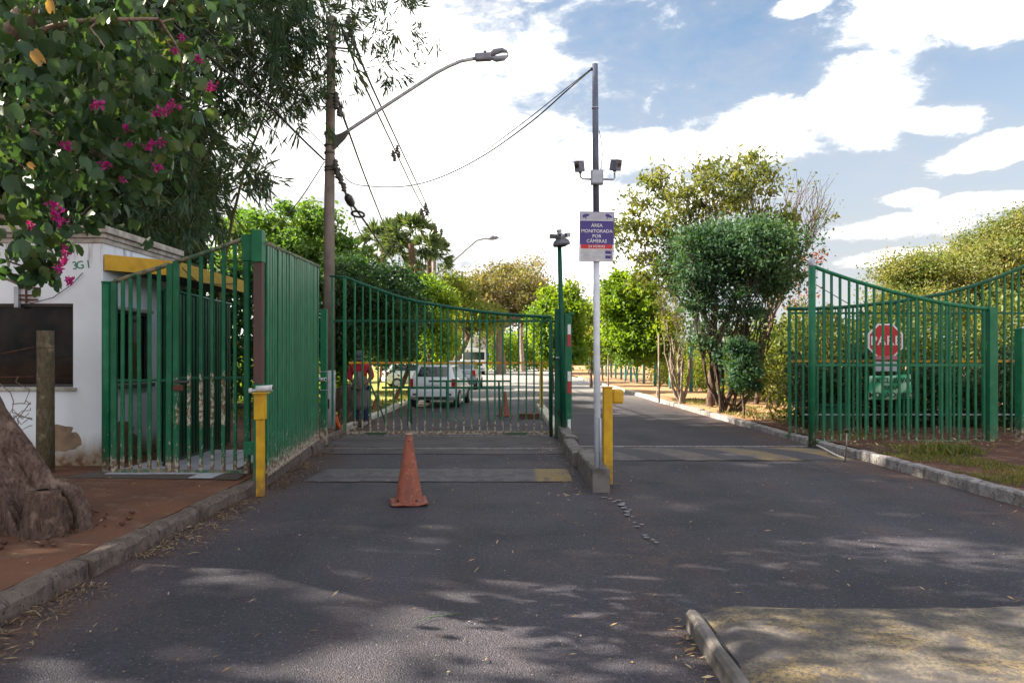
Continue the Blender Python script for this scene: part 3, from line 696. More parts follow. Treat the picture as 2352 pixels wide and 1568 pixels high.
# --- left pedestrian gate (two leaves) on the pavement
Yg = 9.25
def leaf_gate(root, posts, bars, top, ybot, railY, Y, mat, railmat, zb=.19, wpost=.075, wbar=.046):
    X = lambda px: (px - HX) / FP * Y
    Z = lambda py: EYE + (HY - py) / FP * Y
    pts = [Vector((X(px), Y, Z(interp(top, px)))) for px in np.linspace(posts[0], posts[-1], 9)]
    MB().path(pts, .03, 8).build('top_rail', railmat, root)
    MB().box(X(posts[0]) + .03, X(posts[-1]) - .03, Y - .028, Y + .028, Z(ybot) - .022, Z(ybot) + .022).build('bottom_rail', railmat, root, .004)
    MB().box(X(posts[0]) + .03, X(posts[-1]) - .03, Y - .012, Y + .012, Z(railY) - .016, Z(railY) + .016).build('middle_rail', GREEN_DARK, root)
    for px in bars: bar('bar', root, mat, (X(px), Y, Z(ybot) + .022), Z(interp(top, px)) - Z(ybot) - .03, wbar, .03)
    for px in posts: bar('upright', root, mat, (X(px), Y, Z(ybot) - .05), Z(interp(top, px)) - Z(ybot) + .06, wpost, .06)
top = [(240, 655), (300, 634), (350, 620), (400, 603), (450, 588), (500, 571), (570, 545)]
g1 = empty('pedestrian_gate', (-4.95, Yg, .13), 'low left leaf of the green barred pedestrian gate beside the booth corner', 'gate')
leaf_gate(g1, [262, 388], [281, 300, 321, 343, 365], top, 1081, 873, Yg, GREEN_WORN, RAIL_WORN)
g2 = empty('pedestrian_gate', (-4.0, Yg, .13), 'taller right leaf of the green pedestrian gate with flaking bars and a lock', 'gate')
leaf_gate(g2, [405, 568], [434, 462, 488, 513, 540], top, 1083, 867, Yg, GREEN_WORN, RAIL_WORN)
MB().box(*[v for v in ((402 - HX) / FP * Yg, (425 - HX) / FP * Yg)], Yg - .06, Yg - .032, 1.20, 1.27).build('lock', CAST, g2, .006)
MB().box((401 - HX) / FP * Yg, (438 - HX) / FP * Yg, Yg - .045, Yg - .033, 1.30, 1.33).build('latch', STEEL_D, g2, .003)
gp = empty('gate_post', ((243 - HX) / FP * Yg, Yg, .13), 'round green post of the pedestrian gate against the booth corner', 'post')
MB().path([((244 - HX) / FP * Yg, Yg, .1), ((244 - HX) / FP * Yg, Yg, 2.58)], .052, 14).build('post', GREEN_WORN, gp)
MB().path([((244 - HX) / FP * Yg, Yg, 2.58), ((244 - HX) / FP * Yg, Yg, 2.6)], .058, 14).build('post_cap', GREEN_WORN, gp)
# --- tall square post with hood, and the slatted leaf folded back along the kerb
gp = empty('gate_post', (-3.09, 8.75, .13), 'tall square post with brown upper shaft and green hood beside the left yellow bollard', 'post')
BROWNG = simple('brown_to_green_post', (.10, .048, .045), (.07, .05, .045), 3, .6, .2)
MB().box(-3.145, -3.035, 8.72, 8.83, .05, 1.30).build('shaft', GREEN, gp, .006)
MB().box(-3.143, -3.037, 8.722, 8.828, 1.30, 2.80).build('upper_shaft', BROWNG, gp, .006)
MB().box(-3.16, -3.03, 8.70, 8.84, 2.78, 3.17).build('hood', GREEN, gp, .008)
MB().box(-3.29, -3.162, 8.74, 8.80, 2.80, 3.12).build('bracket', GREEN, gp, .006)
MB().box(-3.27, -3.15, 8.74, 8.80, .44, .60).build('hinge', GREEN, gp, .006)
sg = empty('slatted_gate', (-3.2, 10.5, .2), 'folded-back tall green slatted gate leaf with white paint flakes near its foot', 'gate')
A, B = Vector((-3.035, 8.86, 0)), Vector((-3.49, 12.95, 0)); u = (B - A).normalized(); L = (B - A).length; rz = math.atan2(u.y, u.x); N = 27
for i in range(N):
    t = (i + .5) / N; p = A.lerp(B, t); zb_ = .19; ztop = 3.02 + .24 * t
    bar('slat', sg, GREEN_WORN, (p.x, p.y, zb_), ztop - zb_, L / N * .84, .028, rz)
v = Vector((u.y, -u.x, 0)) * .022
mb = MB(); q = [A - v * .8, B - v * .8, B - v * 1.0, A - v * 1.0]
mb.add([(a.x, a.y, .2) for a in q] + [(a.x, a.y, 3.0 + (.24 if i in (1, 2) else 0)) for i, a in enumerate(q)], [(0, 1, 2, 3), (7, 6, 5, 4)] + [(i, (i + 1) % 4, (i + 1) % 4 + 4, i + 4) for i in range(4)])
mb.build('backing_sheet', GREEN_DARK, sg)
MB().path([A + Vector((0, 0, 3.03)), B + Vector((0, 0, 3.27))], .032, 8).build('top_rail', RAIL_WORN, sg)
MB().path([A + Vector((0, 0, .17)), B + Vector((0, 0, .17))], .03, 6, sq=True).build('bottom_rail', GREEN_WORN, sg)
# --- leaf standing open beside the booth
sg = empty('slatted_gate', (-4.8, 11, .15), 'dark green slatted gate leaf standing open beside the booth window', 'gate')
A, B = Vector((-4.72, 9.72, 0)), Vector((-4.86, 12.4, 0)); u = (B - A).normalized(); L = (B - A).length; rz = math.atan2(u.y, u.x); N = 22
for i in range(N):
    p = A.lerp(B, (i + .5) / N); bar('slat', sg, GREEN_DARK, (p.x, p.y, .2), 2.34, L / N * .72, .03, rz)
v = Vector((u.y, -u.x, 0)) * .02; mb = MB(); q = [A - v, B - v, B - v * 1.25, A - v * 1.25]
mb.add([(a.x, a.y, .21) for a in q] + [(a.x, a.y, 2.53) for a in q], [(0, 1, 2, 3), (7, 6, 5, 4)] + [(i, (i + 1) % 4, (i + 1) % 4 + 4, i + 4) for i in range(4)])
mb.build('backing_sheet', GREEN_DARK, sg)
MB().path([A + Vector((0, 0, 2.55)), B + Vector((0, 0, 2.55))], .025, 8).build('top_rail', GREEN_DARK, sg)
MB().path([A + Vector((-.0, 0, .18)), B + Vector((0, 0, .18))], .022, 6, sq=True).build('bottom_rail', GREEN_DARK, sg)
# a low frame of two thin bars crossing the path behind the pedestrian gate
lf = empty('low_rail', (-5.0, 14.5, .13), 'pair of thin dark rails across the path behind the pedestrian gate', 'railing')
for z in (.62, 1.22): MB().path([(-5.9, 14.6, z), (-4.3, 14.6, z)], .014, 6).build('rail', GREEN_DARK, lf)
for x in (-5.9, -4.3): MB().path([(x, 14.6, .1), (x, 14.6, 1.28)], .02, 6).build('post', GREEN_DARK, lf)

# --- green post with a small camera, beside the utility pole
gp = empty('gate_post', (-3.45, 13.2, .1), 'square green post behind the folded gate leaf, in front of the utility pole', 'post')
MB().box(-3.51, -3.40, 13.15, 13.27, .04, 2.52).build('shaft', GREEN_WORN, gp, .006)
for z in (1.37, 1.03): MB().box(-3.52, -3.39, 13.14, 13.28, z, z + .012).build('strap', GALV, gp)
def bullet_camera(loc, s, label, rz=0.0, group=None):
    r = empty('security_camera', loc, label, 'camera', group, rz=rz); L = Vector(loc)
    M = Matrix.Translation(L) @ Matrix.Rotation(rz, 4, 'Z') @ Matrix.Scale(s, 4)
    T = lambda *p: M @ Vector(p)
    MB().path([T(-.05, 0, .02), T(.11, -.02, .03)], .034 * s, 12).build('body', CAMW, r)
    MB().path([T(.105, -.02, .03), T(.125, -.022, .03)], [.037 * s, .035 * s], 12).build('bezel', CAMW, r)
    MB().path([T(.120, -.022, .03), T(.132, -.023, .03)], .024 * s, 10).build('lens', BLACK, r)
    MB().path([T(-.03, .0, .015), T(-.08, .02, .0), T(-.10, .03, .0)], .015 * s, 8).build('arm', CAMW, r)
    MB().path([T(-.10, .03, .0), T(-.135, .03, .0)], .03 * s, 10).build('mount', CAMW, r)
    return r
bullet_camera((-3.47, 13.09, 1.21), .95, 'small white bullet camera strapped to the green post', rz=-.5)

# --- centre sliding gate
Yc = 15.0
cg = empty('sliding_gate', (-1.5, Yc, .03), 'green barred sliding gate with sagging top rail across the left lane', 'gate')
X = lambda px, Y=Yc: (px - HX) / FP * Y
Z = lambda py, Y=Yc: EYE + (HY - py) / FP * Y
ctop = [(757, 634), (792, 636), (830, 652), (870, 666), (910, 680), (955, 692), (1000, 700), (1050, 708), (1100, 715), (1150, 721), (1210, 725), (1266, 728)]
MB().path([Vector((X(a), Yc, Z(b))) for a, b in ctop], [.022, .022] + [.034] * 10, 8).build('top_rail', GREEN_DARK, cg)
MB().box(X(764), X(1266), Yc - .02, Yc + .02, Z(737) - .022, Z(737) + .022).build('upper_rail', GREEN_DARK, cg, .003)
MB().box(X(764), X(1266), Yc - .03, Yc + .03, Z(993) - .03, Z(993) + .025).build('bottom_rail', GREEN_WORN, cg, .004)
px = 797 + 17.9
while px < 1262:
    bar('bar', cg, GREEN_WORN, (X(px), Yc - .005, Z(993) + .02), Z(interp(ctop, px)) - Z(993) - .03, .034, .03); px += 17.9
for px_ in (764, 792, 1264): bar('upright', cg, GREEN, (X(px_), Yc - .004, Z(993) - .02), Z(interp(ctop, px_)) - Z(993), .065 if px_ > 780 else .04, .05)
MB().box(X(800), X(1262), Yc + .035, Yc + .055, Z(833) - .022, Z(833) + .022).build('yellow_rail', RAILY, cg)
for px_ in (866, 1188):
    mb = MB(); x = X(px_); mb.prism([(x - .25, .085), (x + .25, .085), (x + .12, -.0), (x + .09, -.02), (x - .09, -.02), (x - .12, .0)], Yc - .09, Yc - .035); mb.build('wheel_guard', GREEN_DARK, cg, .004)
    MB().path([(x, Yc - .02, .065), (x, Yc + .05, .065)], .052, 14).build('wheel', STEEL_D, cg)
# --- receiving posts right of it
gp = empty('gate_post', (1.03, 14.5, 0), 'broad green box post with reflector strips where the sliding gate closes', 'post')
MB().box(.865, 1.06, 14.42, 14.62, .02, 2.62).build('shaft', GREEN_DARK, gp, .008)
MB().box(1.06, 1.20, 14.40, 14.56, .02, 2.52).build('side_post', GREEN, gp, .006)
MB().box(1.16, 1.25, 14.38, 14.5, 2.50, 2.55).build('cap_plate', GREEN, gp, .004)
MB().path([(.80, 14.7, .02), (.80, 14.7, 2.35)], .035, 8).build('thin_post', GREEN_DARK, gp)
for z in (2.30, 1.36, .40):
    MB().box(1.115, 1.178, 14.392, 14.398, z - .20, z).build('white_reflector', WHITEP, gp); MB().box(1.115, 1.178, 14.392, 14.398, z - .44, z - .205).build('red_reflector', REDP, gp)
MB().box(.88, .95, 14.37, 14.418, 1.62, 1.65).build('latch', GALV, gp); MB().box(.93, 1.0, 14.36, 14.418, .45, .60).build('lock_box', BLACK, gp, .006)
# mast with the disc-shaped camera cluster
mt = empty('camera_mast', (1.07, 14.3, 0), 'thin green mast topped by a round grey camera cluster', 'camera mast')
MB().path([at(1295, 1010, 14.25), at(1290, 760, 14.25), at(1285, 565, 14.25)], [.055, .05, .042], 14).build('mast', GREEN_DARK, mt)
c = at(1287, 545, 14.25)
MH = Matrix.Rotation(R(-10), 4, 'Y')
MB().lathe([(.10, -.175), (.165, -.165), (.175, -.14), (.160, -.08), (.13, -.05), (.06, -.045)], c, 26, MH).build('dome_shade', CAMG, mt)
MB().lathe([(.02, -.20), (.09, -.19), (.10, -.17), (.02, -.168)], c, 20, MH).build('dome_glass', BLACK, mt)
MB().lathe([(.10, -.05), (.105, .0), (.09, .05), (.05, .07), (.04, .10), (.055, .11), (.05, .155), (.01, .16)], c, 18, MH).build('junction_head', GALV, mt)
for dx_, dz_, yaw in ((-.145, .0, 30), (.135, .03, -24), (-.03, .02, 4)):
    q = c + Vector((dx_, -.10, dz_)); Mq = Matrix.Translation(q) @ Matrix.Rotation(R(yaw), 4, 'Z') @ Matrix.Rotation(R(10), 4, 'X')
    cm = MB().box(-.034, .034, -.09, .10, -.045, .045, Mq).build('camera', CAMG if dx_ < 0 else GALV, mt, .010)
    MB().path([Mq @ Vector((0, -.088, 0)), Mq @ Vector((0, -.097, 0))], .024, 12).build('lens', BLACK, cm)
    MB().path([q + Vector((0, .04, -.03)), c + Vector((dx_ * .3, 0, -.02))], .012, 6).build('bracket', STEEL_D, cm)
# --- right-hand gates
Yr = 13.0
gp = empty('gate_post', (X(1865, Yr), Yr, .1), 'round green gate post with grey cap at the right kerb', 'post')
MB().path([(X(1865, Yr), Yr, .02), (X(1865, Yr), Yr, 3.28)], .062, 16).build('shaft', GREEN, gp)
MB().lathe([(.055, 0), (.06, .02), (.052, .12), (.02, .15)], (X(1865, Yr), Yr, 3.28), 14).build('cap', GALV, gp)
fg = empty('swing_gate', (X(2070, Yr), Yr, .1), 'green barred gate leaf standing open on the right verge, dipping towards its end post', 'gate')
rtop = [(1868, 612), (1900, 624), (1950, 641), (2000, 656), (2050, 670), (2100, 682), (2150, 693), (2200, 702), (2275, 711)]
MB().path([Vector((X(a, Yr), Yr, Z(b, Yr))) for a, b in rtop], .036, 8).build('top_rail', GREEN, fg)
MB().path([(X(1872, Yr), Yr, Z(1015, Yr)), (X(2270, Yr), Yr, Z(1015, Yr))], .04, 8).build('bottom_rail', GREEN, fg)
MB().box(X(1872, Yr), X(2262, Yr), Yr - .015, Yr + .015, Z(838, Yr) - .022, Z(838, Yr) + .022).build('middle_rail', GREEN, fg)
px = 1872 + 19.4
while px < 2262:
    bar('bar', fg, GREEN, (X(px, Yr), Yr - .003, Z(1015, Yr)), Z(interp(rtop, px), Yr) - Z(1015, Yr), .042, .034); px += 19.4
MB().box(X(2268, Yr), X(2286, Yr), Yr - .07, Yr + .07, .09, Z(706, Yr)).build('end_post', GREEN, fg, .008)
MB().path([(X(1878, Yr), Yr + .03, Z(655, Yr)), (X(1990, Yr), Yr + .03, Z(720, Yr))], .008, 5).build('brace_wire', STEEL_D, fg)
Yb = 14.3
bgm = empty('sliding_gate', (X(2100, Yb), Yb, .1), 'wide green barred gate behind the open leaf, rising towards the right edge', 'gate')
btop = [(1808, 709), (1860, 709), (1930, 706), (1985, 701), (2050, 694), (2110, 685), (2170, 674), (2230, 658), (2290, 638), (2360, 608), (2420, 580), (2500, 545)]
MB().path([Vector((X(a, Yb), Yb, Z(b, Yb))) for a, b in btop], .036, 8).build('top_rail', GREEN_DARK, bgm)
MB().box(X(1812, Yb), X(2500, Yb), Yb - .02, Yb + .02, Z(719, Yb) - .02, Z(719, Yb) + .02).build('upper_rail', GREEN_DARK, bgm)
MB().box(X(1806, Yb), X(2500, Yb), Yb - .03, Yb + .03, Z(1000, Yb) - .03, Z(1000, Yb) + .03).build('bottom_rail', GREEN, bgm)
MB().box(X(1815, Yb), X(2498, Yb), Yb + .03, Yb + .05, Z(829, Yb) - .022, Z(829, Yb) + .022).build('yellow_rail', RAILY, bgm)
MB().box(X(1850, Yb), X(2498, Yb), Yb + .035, Yb + .06, Z(952, Yb) - .014, Z(952, Yb) + .014).build('lower_rail', GALV, bgm)
px = 1814
k = 0
while px < 2498:
    bar('bar', bgm, GREEN, (X(px, Yb), Yb - .002, Z(1000, Yb)), Z(interp(btop, px), Yb) - Z(1000, Yb) - .02, .058 if k % 22 == 0 else .038, .034); px += 16.5 if k else 14; k += 1
gp = empty('boundary_post', (X(2352, 13.4), 13.4, .1), 'peeling green concrete post at the right edge in front of the gate', 'post')
MB().box(X(2338, 13.4), X(2366, 13.4), 13.3, 13.5, .06, 2.18).build('shaft', GREEN_WORN, gp, .015)
# signs hung on the right gate
def sign_M(px, py, Y, tilt=0.0): return Matrix.Translation(at(px, py, Y)) @ Matrix.Rotation(tilt, 4, 'Y')
st = empty('stop_sign', at(2034, 783, 14.15), 'red octagonal PARE stop sign hanging behind the green bars', 'sign')
c = at(2034, 783, 14.15); M = Matrix.Translation(c)
octa = lambda r_: [(r_ * math.cos(R(22.5 + 45 * k)), r_ * math.sin(R(22.5 + 45 * k))) for k in range(8)]
MB().prism(octa(.372), 0, .02, M).build('rim', WHITEP, st); MB().prism(octa(.335), -.004, .0005, M).build('face', REDP, st)
text('lettering', 'PARE', .255, c + Vector((0, -.008, -.0)), WHITEP, st, space=1.06, bold=.003)
sp_ = empty('number_plate_sign', at(2034, 833, 14.15), 'small pink and white plates fixed under the stop sign', 'sign')
MB().box(-.23, .23, -.004, .012, -.075, .0, Matrix.Translation(at(2034, 817, 14.12))).build('pink_plate', simple('pink_plate', (.50, .16, .22), None, 10, .5, 0), sp_)
MB().box(-.22, .22, -.004, .012, -.19, .0, Matrix.Translation(at(2034, 830, 14.12))).build('white_plate', GREYP, sp_)
bn = empty('banner', at(2045, 890, 14.1), 'wrinkled green and white banner reading EXCLUSIVO PARA MORADORES on the right gate', 'banner')
def banner_mat():
    m_, n = new_mat('banner_print'); P = wpos(n); s_ = n.add('ShaderNodeSeparateXYZ'); n.set(s_.inputs[0], P)
    q = n.math('ADD', s_.outputs[0], n.math('MULTIPLY', s_.outputs[2], -.9)); w_ = n.math('PINGPONG', n.math('ADD', q, n.math('MULTIPLY', n.noise(P, 3, 2), .2)), .2)
    col = n.mix(n.step(w_, .05, .15), (.34, .58, .40, 1), (.01, .33, .14, 1)); finish(n, col, .5, None); return m_
BM = banner_mat(); c = at(2045, 890, 14.1); w_, h_ = .42, .235
mb = MB(); nx = 20
for j in range(9):
    for i in range(nx + 1):
        u_ = i / nx - .5; v_ = j / 8 - .5
        mb.v.append((c.x + u_ * 2 * w_ * (1 - .04 * v_), c.y + .022 * math.sin(i * 1.05) + .012 * math.sin(i * .5 + j * .7), c.z + v_ * 2 * h_ + .03 * u_ * math.sin(u_ * 5) + .03 * u_))
for j in range(8):
    for i in range(nx): a = j * (nx + 1) + i; mb.f.append((a, a + 1, a + nx + 2, a + nx + 1)); mb.sm.append(True)
o = mb.build('cloth', BM, bn); sdf = o.modifiers.new('thick', 'SOLIDIFY'); sdf.thickness = .004
for t_, dz_, sz in (('EXCLUSIVO', .140, .145), ('PARA', .0, .12), ('MORADORES', -.145, .148)):
    text('lettering', t_, sz, c + Vector((0, -.042, dz_)), simple('black_print_%d' % int(sz * 1000), (.01, .02, .015), None, 10, .5, 0), bn, ext=.002, bold=.003)
# pale conduit curling out of the earth, and the thin stake
o = MB().path([at(1876, 1022, 12.6), at(1893, 1030, 12.2), at(1915, 1042, 11.6) , at(1938, 1052, 11.5), at(1945, 1060, 11.35)], .016, 7).build('conduit', simple('pale_pvc', (.55, .52, .50), None, 20, .6, 0))
tag(o, 'pale plastic conduit curving over the right kerb by the round post', 'conduit')
sk = empty('thin_stake', at(1941, 1062, 11.3), 'thin grey stake with dark cap in front of the right gate', 'stake')
MB().path([at(1940, 1066, 11.2), at(1945, 1020, 11.2), at(1945, 992, 11.2)], .011, 6).build('rod', CONC, sk); MB().path([at(1945, 992, 11.2), at(1945, 984, 11.2)], .03, 8).build('cap', BLACK, sk)
ub = empty('utility_box', (6.7, 15.1, .1), 'small dark teal utility cabinet behind the bars next to the round gate post', 'cabinet')
MB().box(6.48, 6.92, 14.85, 15.15, .06, .62).build('cabinet_body', GREEN_DARK, ub, .02); MB().box(6.46, 6.94, 14.83, 15.17, .62, .66).build('lid', GREEN_DARK, ub, .01)

# ================================================================== BOLLARDS, CONE, CAMERA POLE
yb = empty('barrier_bollard', (-2.93, 8.38, 0), 'slim yellow bollard with a white camera on it beside the left kerb', 'bollard')
MB().box(-2.98, -2.898, 8.35, 8.44, 0, .90).build('post', YELLOW, yb, .008)
MB().box(-2.995, -2.885, 8.33, 8.46, .90, 1.20).build('head', YELLOW, yb, .006); MB().box(-3.0, -2.85, 8.29, 8.48, 1.20, 1.215).build('top_plate', YELLOW, yb, .003)
bullet_camera((-2.92, 8.36, 1.235), 1.05, 'white bullet camera lying on top of the left yellow bollard', rz=.15)
yb = empty('barrier_bollard', (1.23, 9.2, 0), 'yellow bollard with a box head pointing right beside the median kerb', 'bollard')
MB().box(1.17, 1.285, 9.16, 9.30, 0, 1.235).build('post', YELLOW, yb, .012)
MB().box(1.285, 1.43, 9.18, 9.36, 1.03, 1.215).build('head', YELLOW, yb, .03)
MB().box(1.16, 1.30, 9.15, 9.31, 1.235, 1.25).build('top_plate', YELLOW, yb, .004)
yb = empty('barrier_bollard', at(1243, 958, 22), 'distant thin yellow post seen through the sliding gate', 'bollard')
MB().box(.84, .95, 21.95, 22.05, 0, 1.5).build('post', YELLOW, yb, .01)
def cone_mat():
    m_, n = new_mat('faded_orange_rubber'); P = wpos(n)
    col = n.mix(n.step(n.noise(n.vmul(P, (1, 1, .5)), 9, 5, .6), .35, .65), (.27, .075, .042, 1), (.18, .055, .038, 1))
    col = n.mix(n.math('MULTIPLY', n.step(n.noise(P, 24, 5, .7), .52, .66), .5), col, (.36, .20, .15, 1)); finish(n, col, .75, n.noise(P, 60, 3), .15, .002); return m_
CONEM = cone_mat()
def cone(x, y, h, label, rot=.2, holes=True):
    r = empty('traffic_cone', (x, y, 0), label, 'traffic cone', 'orange traffic cones', rz=0)
    M = Matrix.Translation((x, y, 0)) @ Matrix.Rotation(rot, 4, 'Z'); k = h / .76
    ring = []; mb = MB(); n = 32
    # base plate with curled, chewed corners
    vs = []
    for i in range(9):
        for j in range(9):
            u_, v_ = i / 4 - 1, j / 4 - 1; cu = max(0, abs(u_) + abs(v_) - 1.55)
            vs.append(M @ Vector((u_ * .20 * k * (1 - .0 * cu), v_ * .20 * k, (.012 + .055 * cu ** 1.6 + .006 * math.sin(5 * u_ + 3 * v_)) * k)))
    fs = [(i * 9 + j, (i + 1) * 9 + j, (i + 1) * 9 + j + 1, i * 9 + j + 1) for i in range(8) for j in range(8)]
    o = MB().add(vs, fs, True).build('base', CONEM, r); sdf = o.modifiers.new('t', 'SOLIDIFY'); sdf.thickness = .016 * k; sdf.offset = 1
    MB().lathe([(.165 * k, .02 * k), (.160 * k, .035 * k), (.148 * k, .07 * k), (.094 * k, .38 * k), (.05 * k, .66 * k), (.038 * k, .745 * k), (.034 * k, .75 * k), (.028 * k, .74 * k), (.026 * k, .70 * k)], (x, y, 0), n).build('body', CONEM, r)
    MB().lathe([(.034 * k, .751 * k), (.040 * k, .755 * k), (.039 * k, .765 * k), (.028 * k, .766 * k)], (x, y, 0), 20).build('rim', simple('cone_rim_pale', (.50, .28, .22), None, 20, .8, 0), r)
    if holes:
        q = Vector((x + .003, y - .0475 * k, .685 * k)); MB().path([q + Vector((0, -.004, 0)), q + Vector((0, .01, .0))], .0085, 10).build('hole', BLACK, r)
        for s_ in (-1, 1): q = Vector((x + s_ * .10 * k, y - .128 * k, .055 * k)); MB().path([q + Vector((s_ * .004, -.008, 0)), q + Vector((-s_ * .01, .02, .0))], .010, 8).build('hole', BLACK, r)
    return r
cone(-1.145, 7.98, .77, 'faded orange traffic cone standing alone on the asphalt of the left lane')
cone(-.2, 20.2, .7, 'distant reddish cone beside the green trestle behind the sliding gate', .6, False)
# camera pole with sign
cpx = 1.032; Yp = 8.78
pole = empty('camera_pole', (cpx, Yp, .25), 'tall grey metal pole on the median kerb carrying sign and cameras', 'pole')
MB().path([at(1373, 1078, Yp), at(1370.5, 800, Yp), at(1370, 560, Yp)], [.042, .040, .040], 18).build('lower_tube', simple('pale_pole_paint', (.62, .65, .72), (.50, .53, .60), 5, .5, .1, dirt=.4), pole)
MB().path([at(1370, 560, Yp), at(1366.5, 148, Yp)], [.0395, .036], 18).build('upper_tube', simple('pole_dark_on_sky', (.085, .10, .155), (.06, .072, .12), 5, .4, .1), pole)  # same pole; its darkness against the bright sky is put into the colour
MB().path([at(1367.2, 250, Yp), at(1367.1, 247, Yp)], .042, 18).build('collar', GALV, pole)
MB().path([at(1379, 1078, Yp - .05), at(1379, 960, Yp - .05)], .014, 8).build('conduit', GALV, pole)
c = at(1369, 412, Yp); MB().box(c.x - .075, c.x + .075, Yp - .13, Yp - .045, c.z - .085, c.z + .085).build('junction_box', simple('box_grey', (.33, .36, .43), (.26, .29, .36), 6, .4, 0), pole, .008)
MB().box(c.x - .06, c.x + .06, Yp - .135, Yp - .13, c.z - .07, c.z + .07).build('box_cover', GALV, pole, .004)
MB().path([c + Vector((.05, -.05, .08)), c + Vector((.075, -.03, .3)), c + Vector((.055, -.03, .5)), at(1376, 300, Yp - .05)], .005, 5).build('cable', WIRE, pole)
MB().path([c + Vector((-.07, -.08, -.02)), c + Vector((-.17, -.08, -.015)), c + Vector((-.20, -.08, .01)), c + Vector((-.20, -.08, .06))], .012, 8).build('arm', GALV, pole)
MB().path([c + Vector((.07, -.08, -.02)), c + Vector((.20, -.08, -.02)), c + Vector((.215, -.08, .0)), c + Vector((.215, -.08, .06))], .012, 8).build('arm', GALV, pole)
def box_camera(p, rz, label):
    r = empty('security_camera', p, label, 'camera', 'cameras on the grey pole', rz=rz); M = Matrix.Translation(p) @ Matrix.Rotation(rz, 4, 'Z') @ Matrix.Rotation(R(14), 4, 'X')
    MB().box(-.036, .036, -.09, .07, 0, .12, M).build('housing', CAMG, r, .008); MB().box(-.042, .042, -.115, .07, .121, .129, M).build('sunshade', CAMW, r, .003)
    MB().path([M @ Vector((0, -.09, .07)), M @ Vector((0, -.098, .07))], .026, 12).build('lens', BLACK, r); MB().path([p - Vector((0, 0, .012)), p + Vector((0, 0, .015))], .02, 8).build('bracket', STEEL_D, r)
box_camera(c + Vector((-.20, -.08, .07)), R(-28), 'small dark box camera on the left arm of the grey pole')
box_camera(c + Vector((.215, -.08, .085)), R(24), 'bluish box camera on the right arm of the grey pole')
# the notice board
sn = empty('monitoring_sign', at(1370, 543, Yp - .06), 'white, navy and red notice reading ÁREA MONITORADA POR CÂMERAS on the grey pole', 'sign')
c = at(1370.5, 543.5, Yp - .055); M = Matrix.Translation(c) @ Matrix.Rotation(R(.8), 4, 'Y') @ Matrix.Scale(Yp / FP, 4)      # unit = one photo unit
MB().box(-39, 39, -.6, .6, -56.5, 56.5, M).build('panel', WHITEP, sn)
MB().box(-38, 38, -.9, -.65, 37.5, 55.5, M).build('camera_band', GREYP, sn); MB().box(-38, 38, -.9, -.65, -18, 36, M).build('navy_field', NAVY, sn)
MB().box(-36, 36, -1.25, -.95, -27.5, -18.2, M).build('red_band', REDP, sn); MB().box(-36, 36, -.9, -.65, -54, -28.5, M).build('footer', simple('footer_grey', (.52, .53, .58), None, 10, .5, 0), sn)
mb = MB(); 
for (x0, x1, z0, z1) in ((-39, 39, 55.6, 56.9), (-39, 39, -56.9, -55.6), (-39.4, -38.2, -55.6, 55.6), (38.2, 39.4, -55.6, 55.6)): mb.box(x0, x1, -1.2, .9, z0, z1, M)
mb.build('frame', simple('frame_violet_grey', (.18, .16, .34), None, 10, .5, 0), sn)
k = Yp / FP
def stext(body, size, x, z, mat, y=-1.1, al='CENTER', bold=0.0):
    text('lettering', body, size * k, M @ Vector((x, y, z)), mat, sn, rot=(R(90), R(.8), 0), ext=.0006, align=al, bold=bold)
for t_, z_ in (('ÁREA', 25), ('MONITORADA', 12.2), ('POR', .6), ('CÂMERAS', -10.6)): stext(t_, 10.6, 0, z_, WHITEP, bold=.0004)
stext('24 HORAS', 8.5, 0, -22.9, WHITEP, -1.5)
NAVYP = bpy.data.materials['navy_print']
for s_ in (-1, 1):        # small camera pictograms
    mb = MB(); Mp = M @ Matrix.Translation((s_ * 26, 0, 47)) @ Matrix.Rotation(R(18 * s_), 4, 'Y')
    mb.box(-7, 6, -1.2, -.95, -2.6, 2.8, Mp).box(6, 9, -1.2, -.95, -1.6, 1.8, Mp).box(-2, 0, -1.2, -.95, -7, -2.6, Mp).box(-5, 3, -1.3, -1.21, 3.0, 4.2, Mp); mb.build('camera_pictogram', NAVY, sn)
mb = MB().box(-11, 14, -1.15, -.95, -37, -35, M).box(-11, 20, -1.15, -.95, -41.5, -40.5, M).box(-11, 16, -1.15, -.95, -47.5, -46, M).box(-30, -17, -1.15, -.95, -45, -35, M)
mb.build('fine_print', GREYP, sn); mb = MB().box(20, 33, -1.25, -1.16, -39.5, -32, M).box(20, 33, -1.25, -1.16, -50, -42.5, M).box(34, 35.3, -1.25, -1.16, -52, -31, M); mb.build('dark_blocks', NAVY, sn)

# ================================================================== UTILITY POLE, LAMP, WIRES
Yu = 15.55
up = empty('utility_pole', at(757, 990, Yu), 'tall tapering concrete utility pole with whitewashed foot behind the folded gate', 'utility pole')
MB().path([at(757, 1000, Yu), at(757, 850, Yu)], [.128, .124], 16).build('painted_foot', simple('whitewash_grey', (.42, .41, .47), (.30, .28, .32), 5, .9, .3), up)
MB().path([at(757, 850, Yu), at(756, 500, Yu), at(760, 200, Yu), at(763, 40, Yu)], [.124, .112, .096, .088], 16).build('shaft', POLEC, up)
MB().box(-4.08, -3.92, Yu - .16, Yu - .125, .55, .75).build('number_plate', BLACK, up)
for z in (352, 385, 392, 60, 112, 335, 308): 
    q = at(757 if z > 200 else 762, z, Yu); MB().path([q - Vector((0, 0, .02)), q + Vector((0, 0, .02))], .118 if z > 200 else .1, 14).build('clamp', STEEL_D, up)
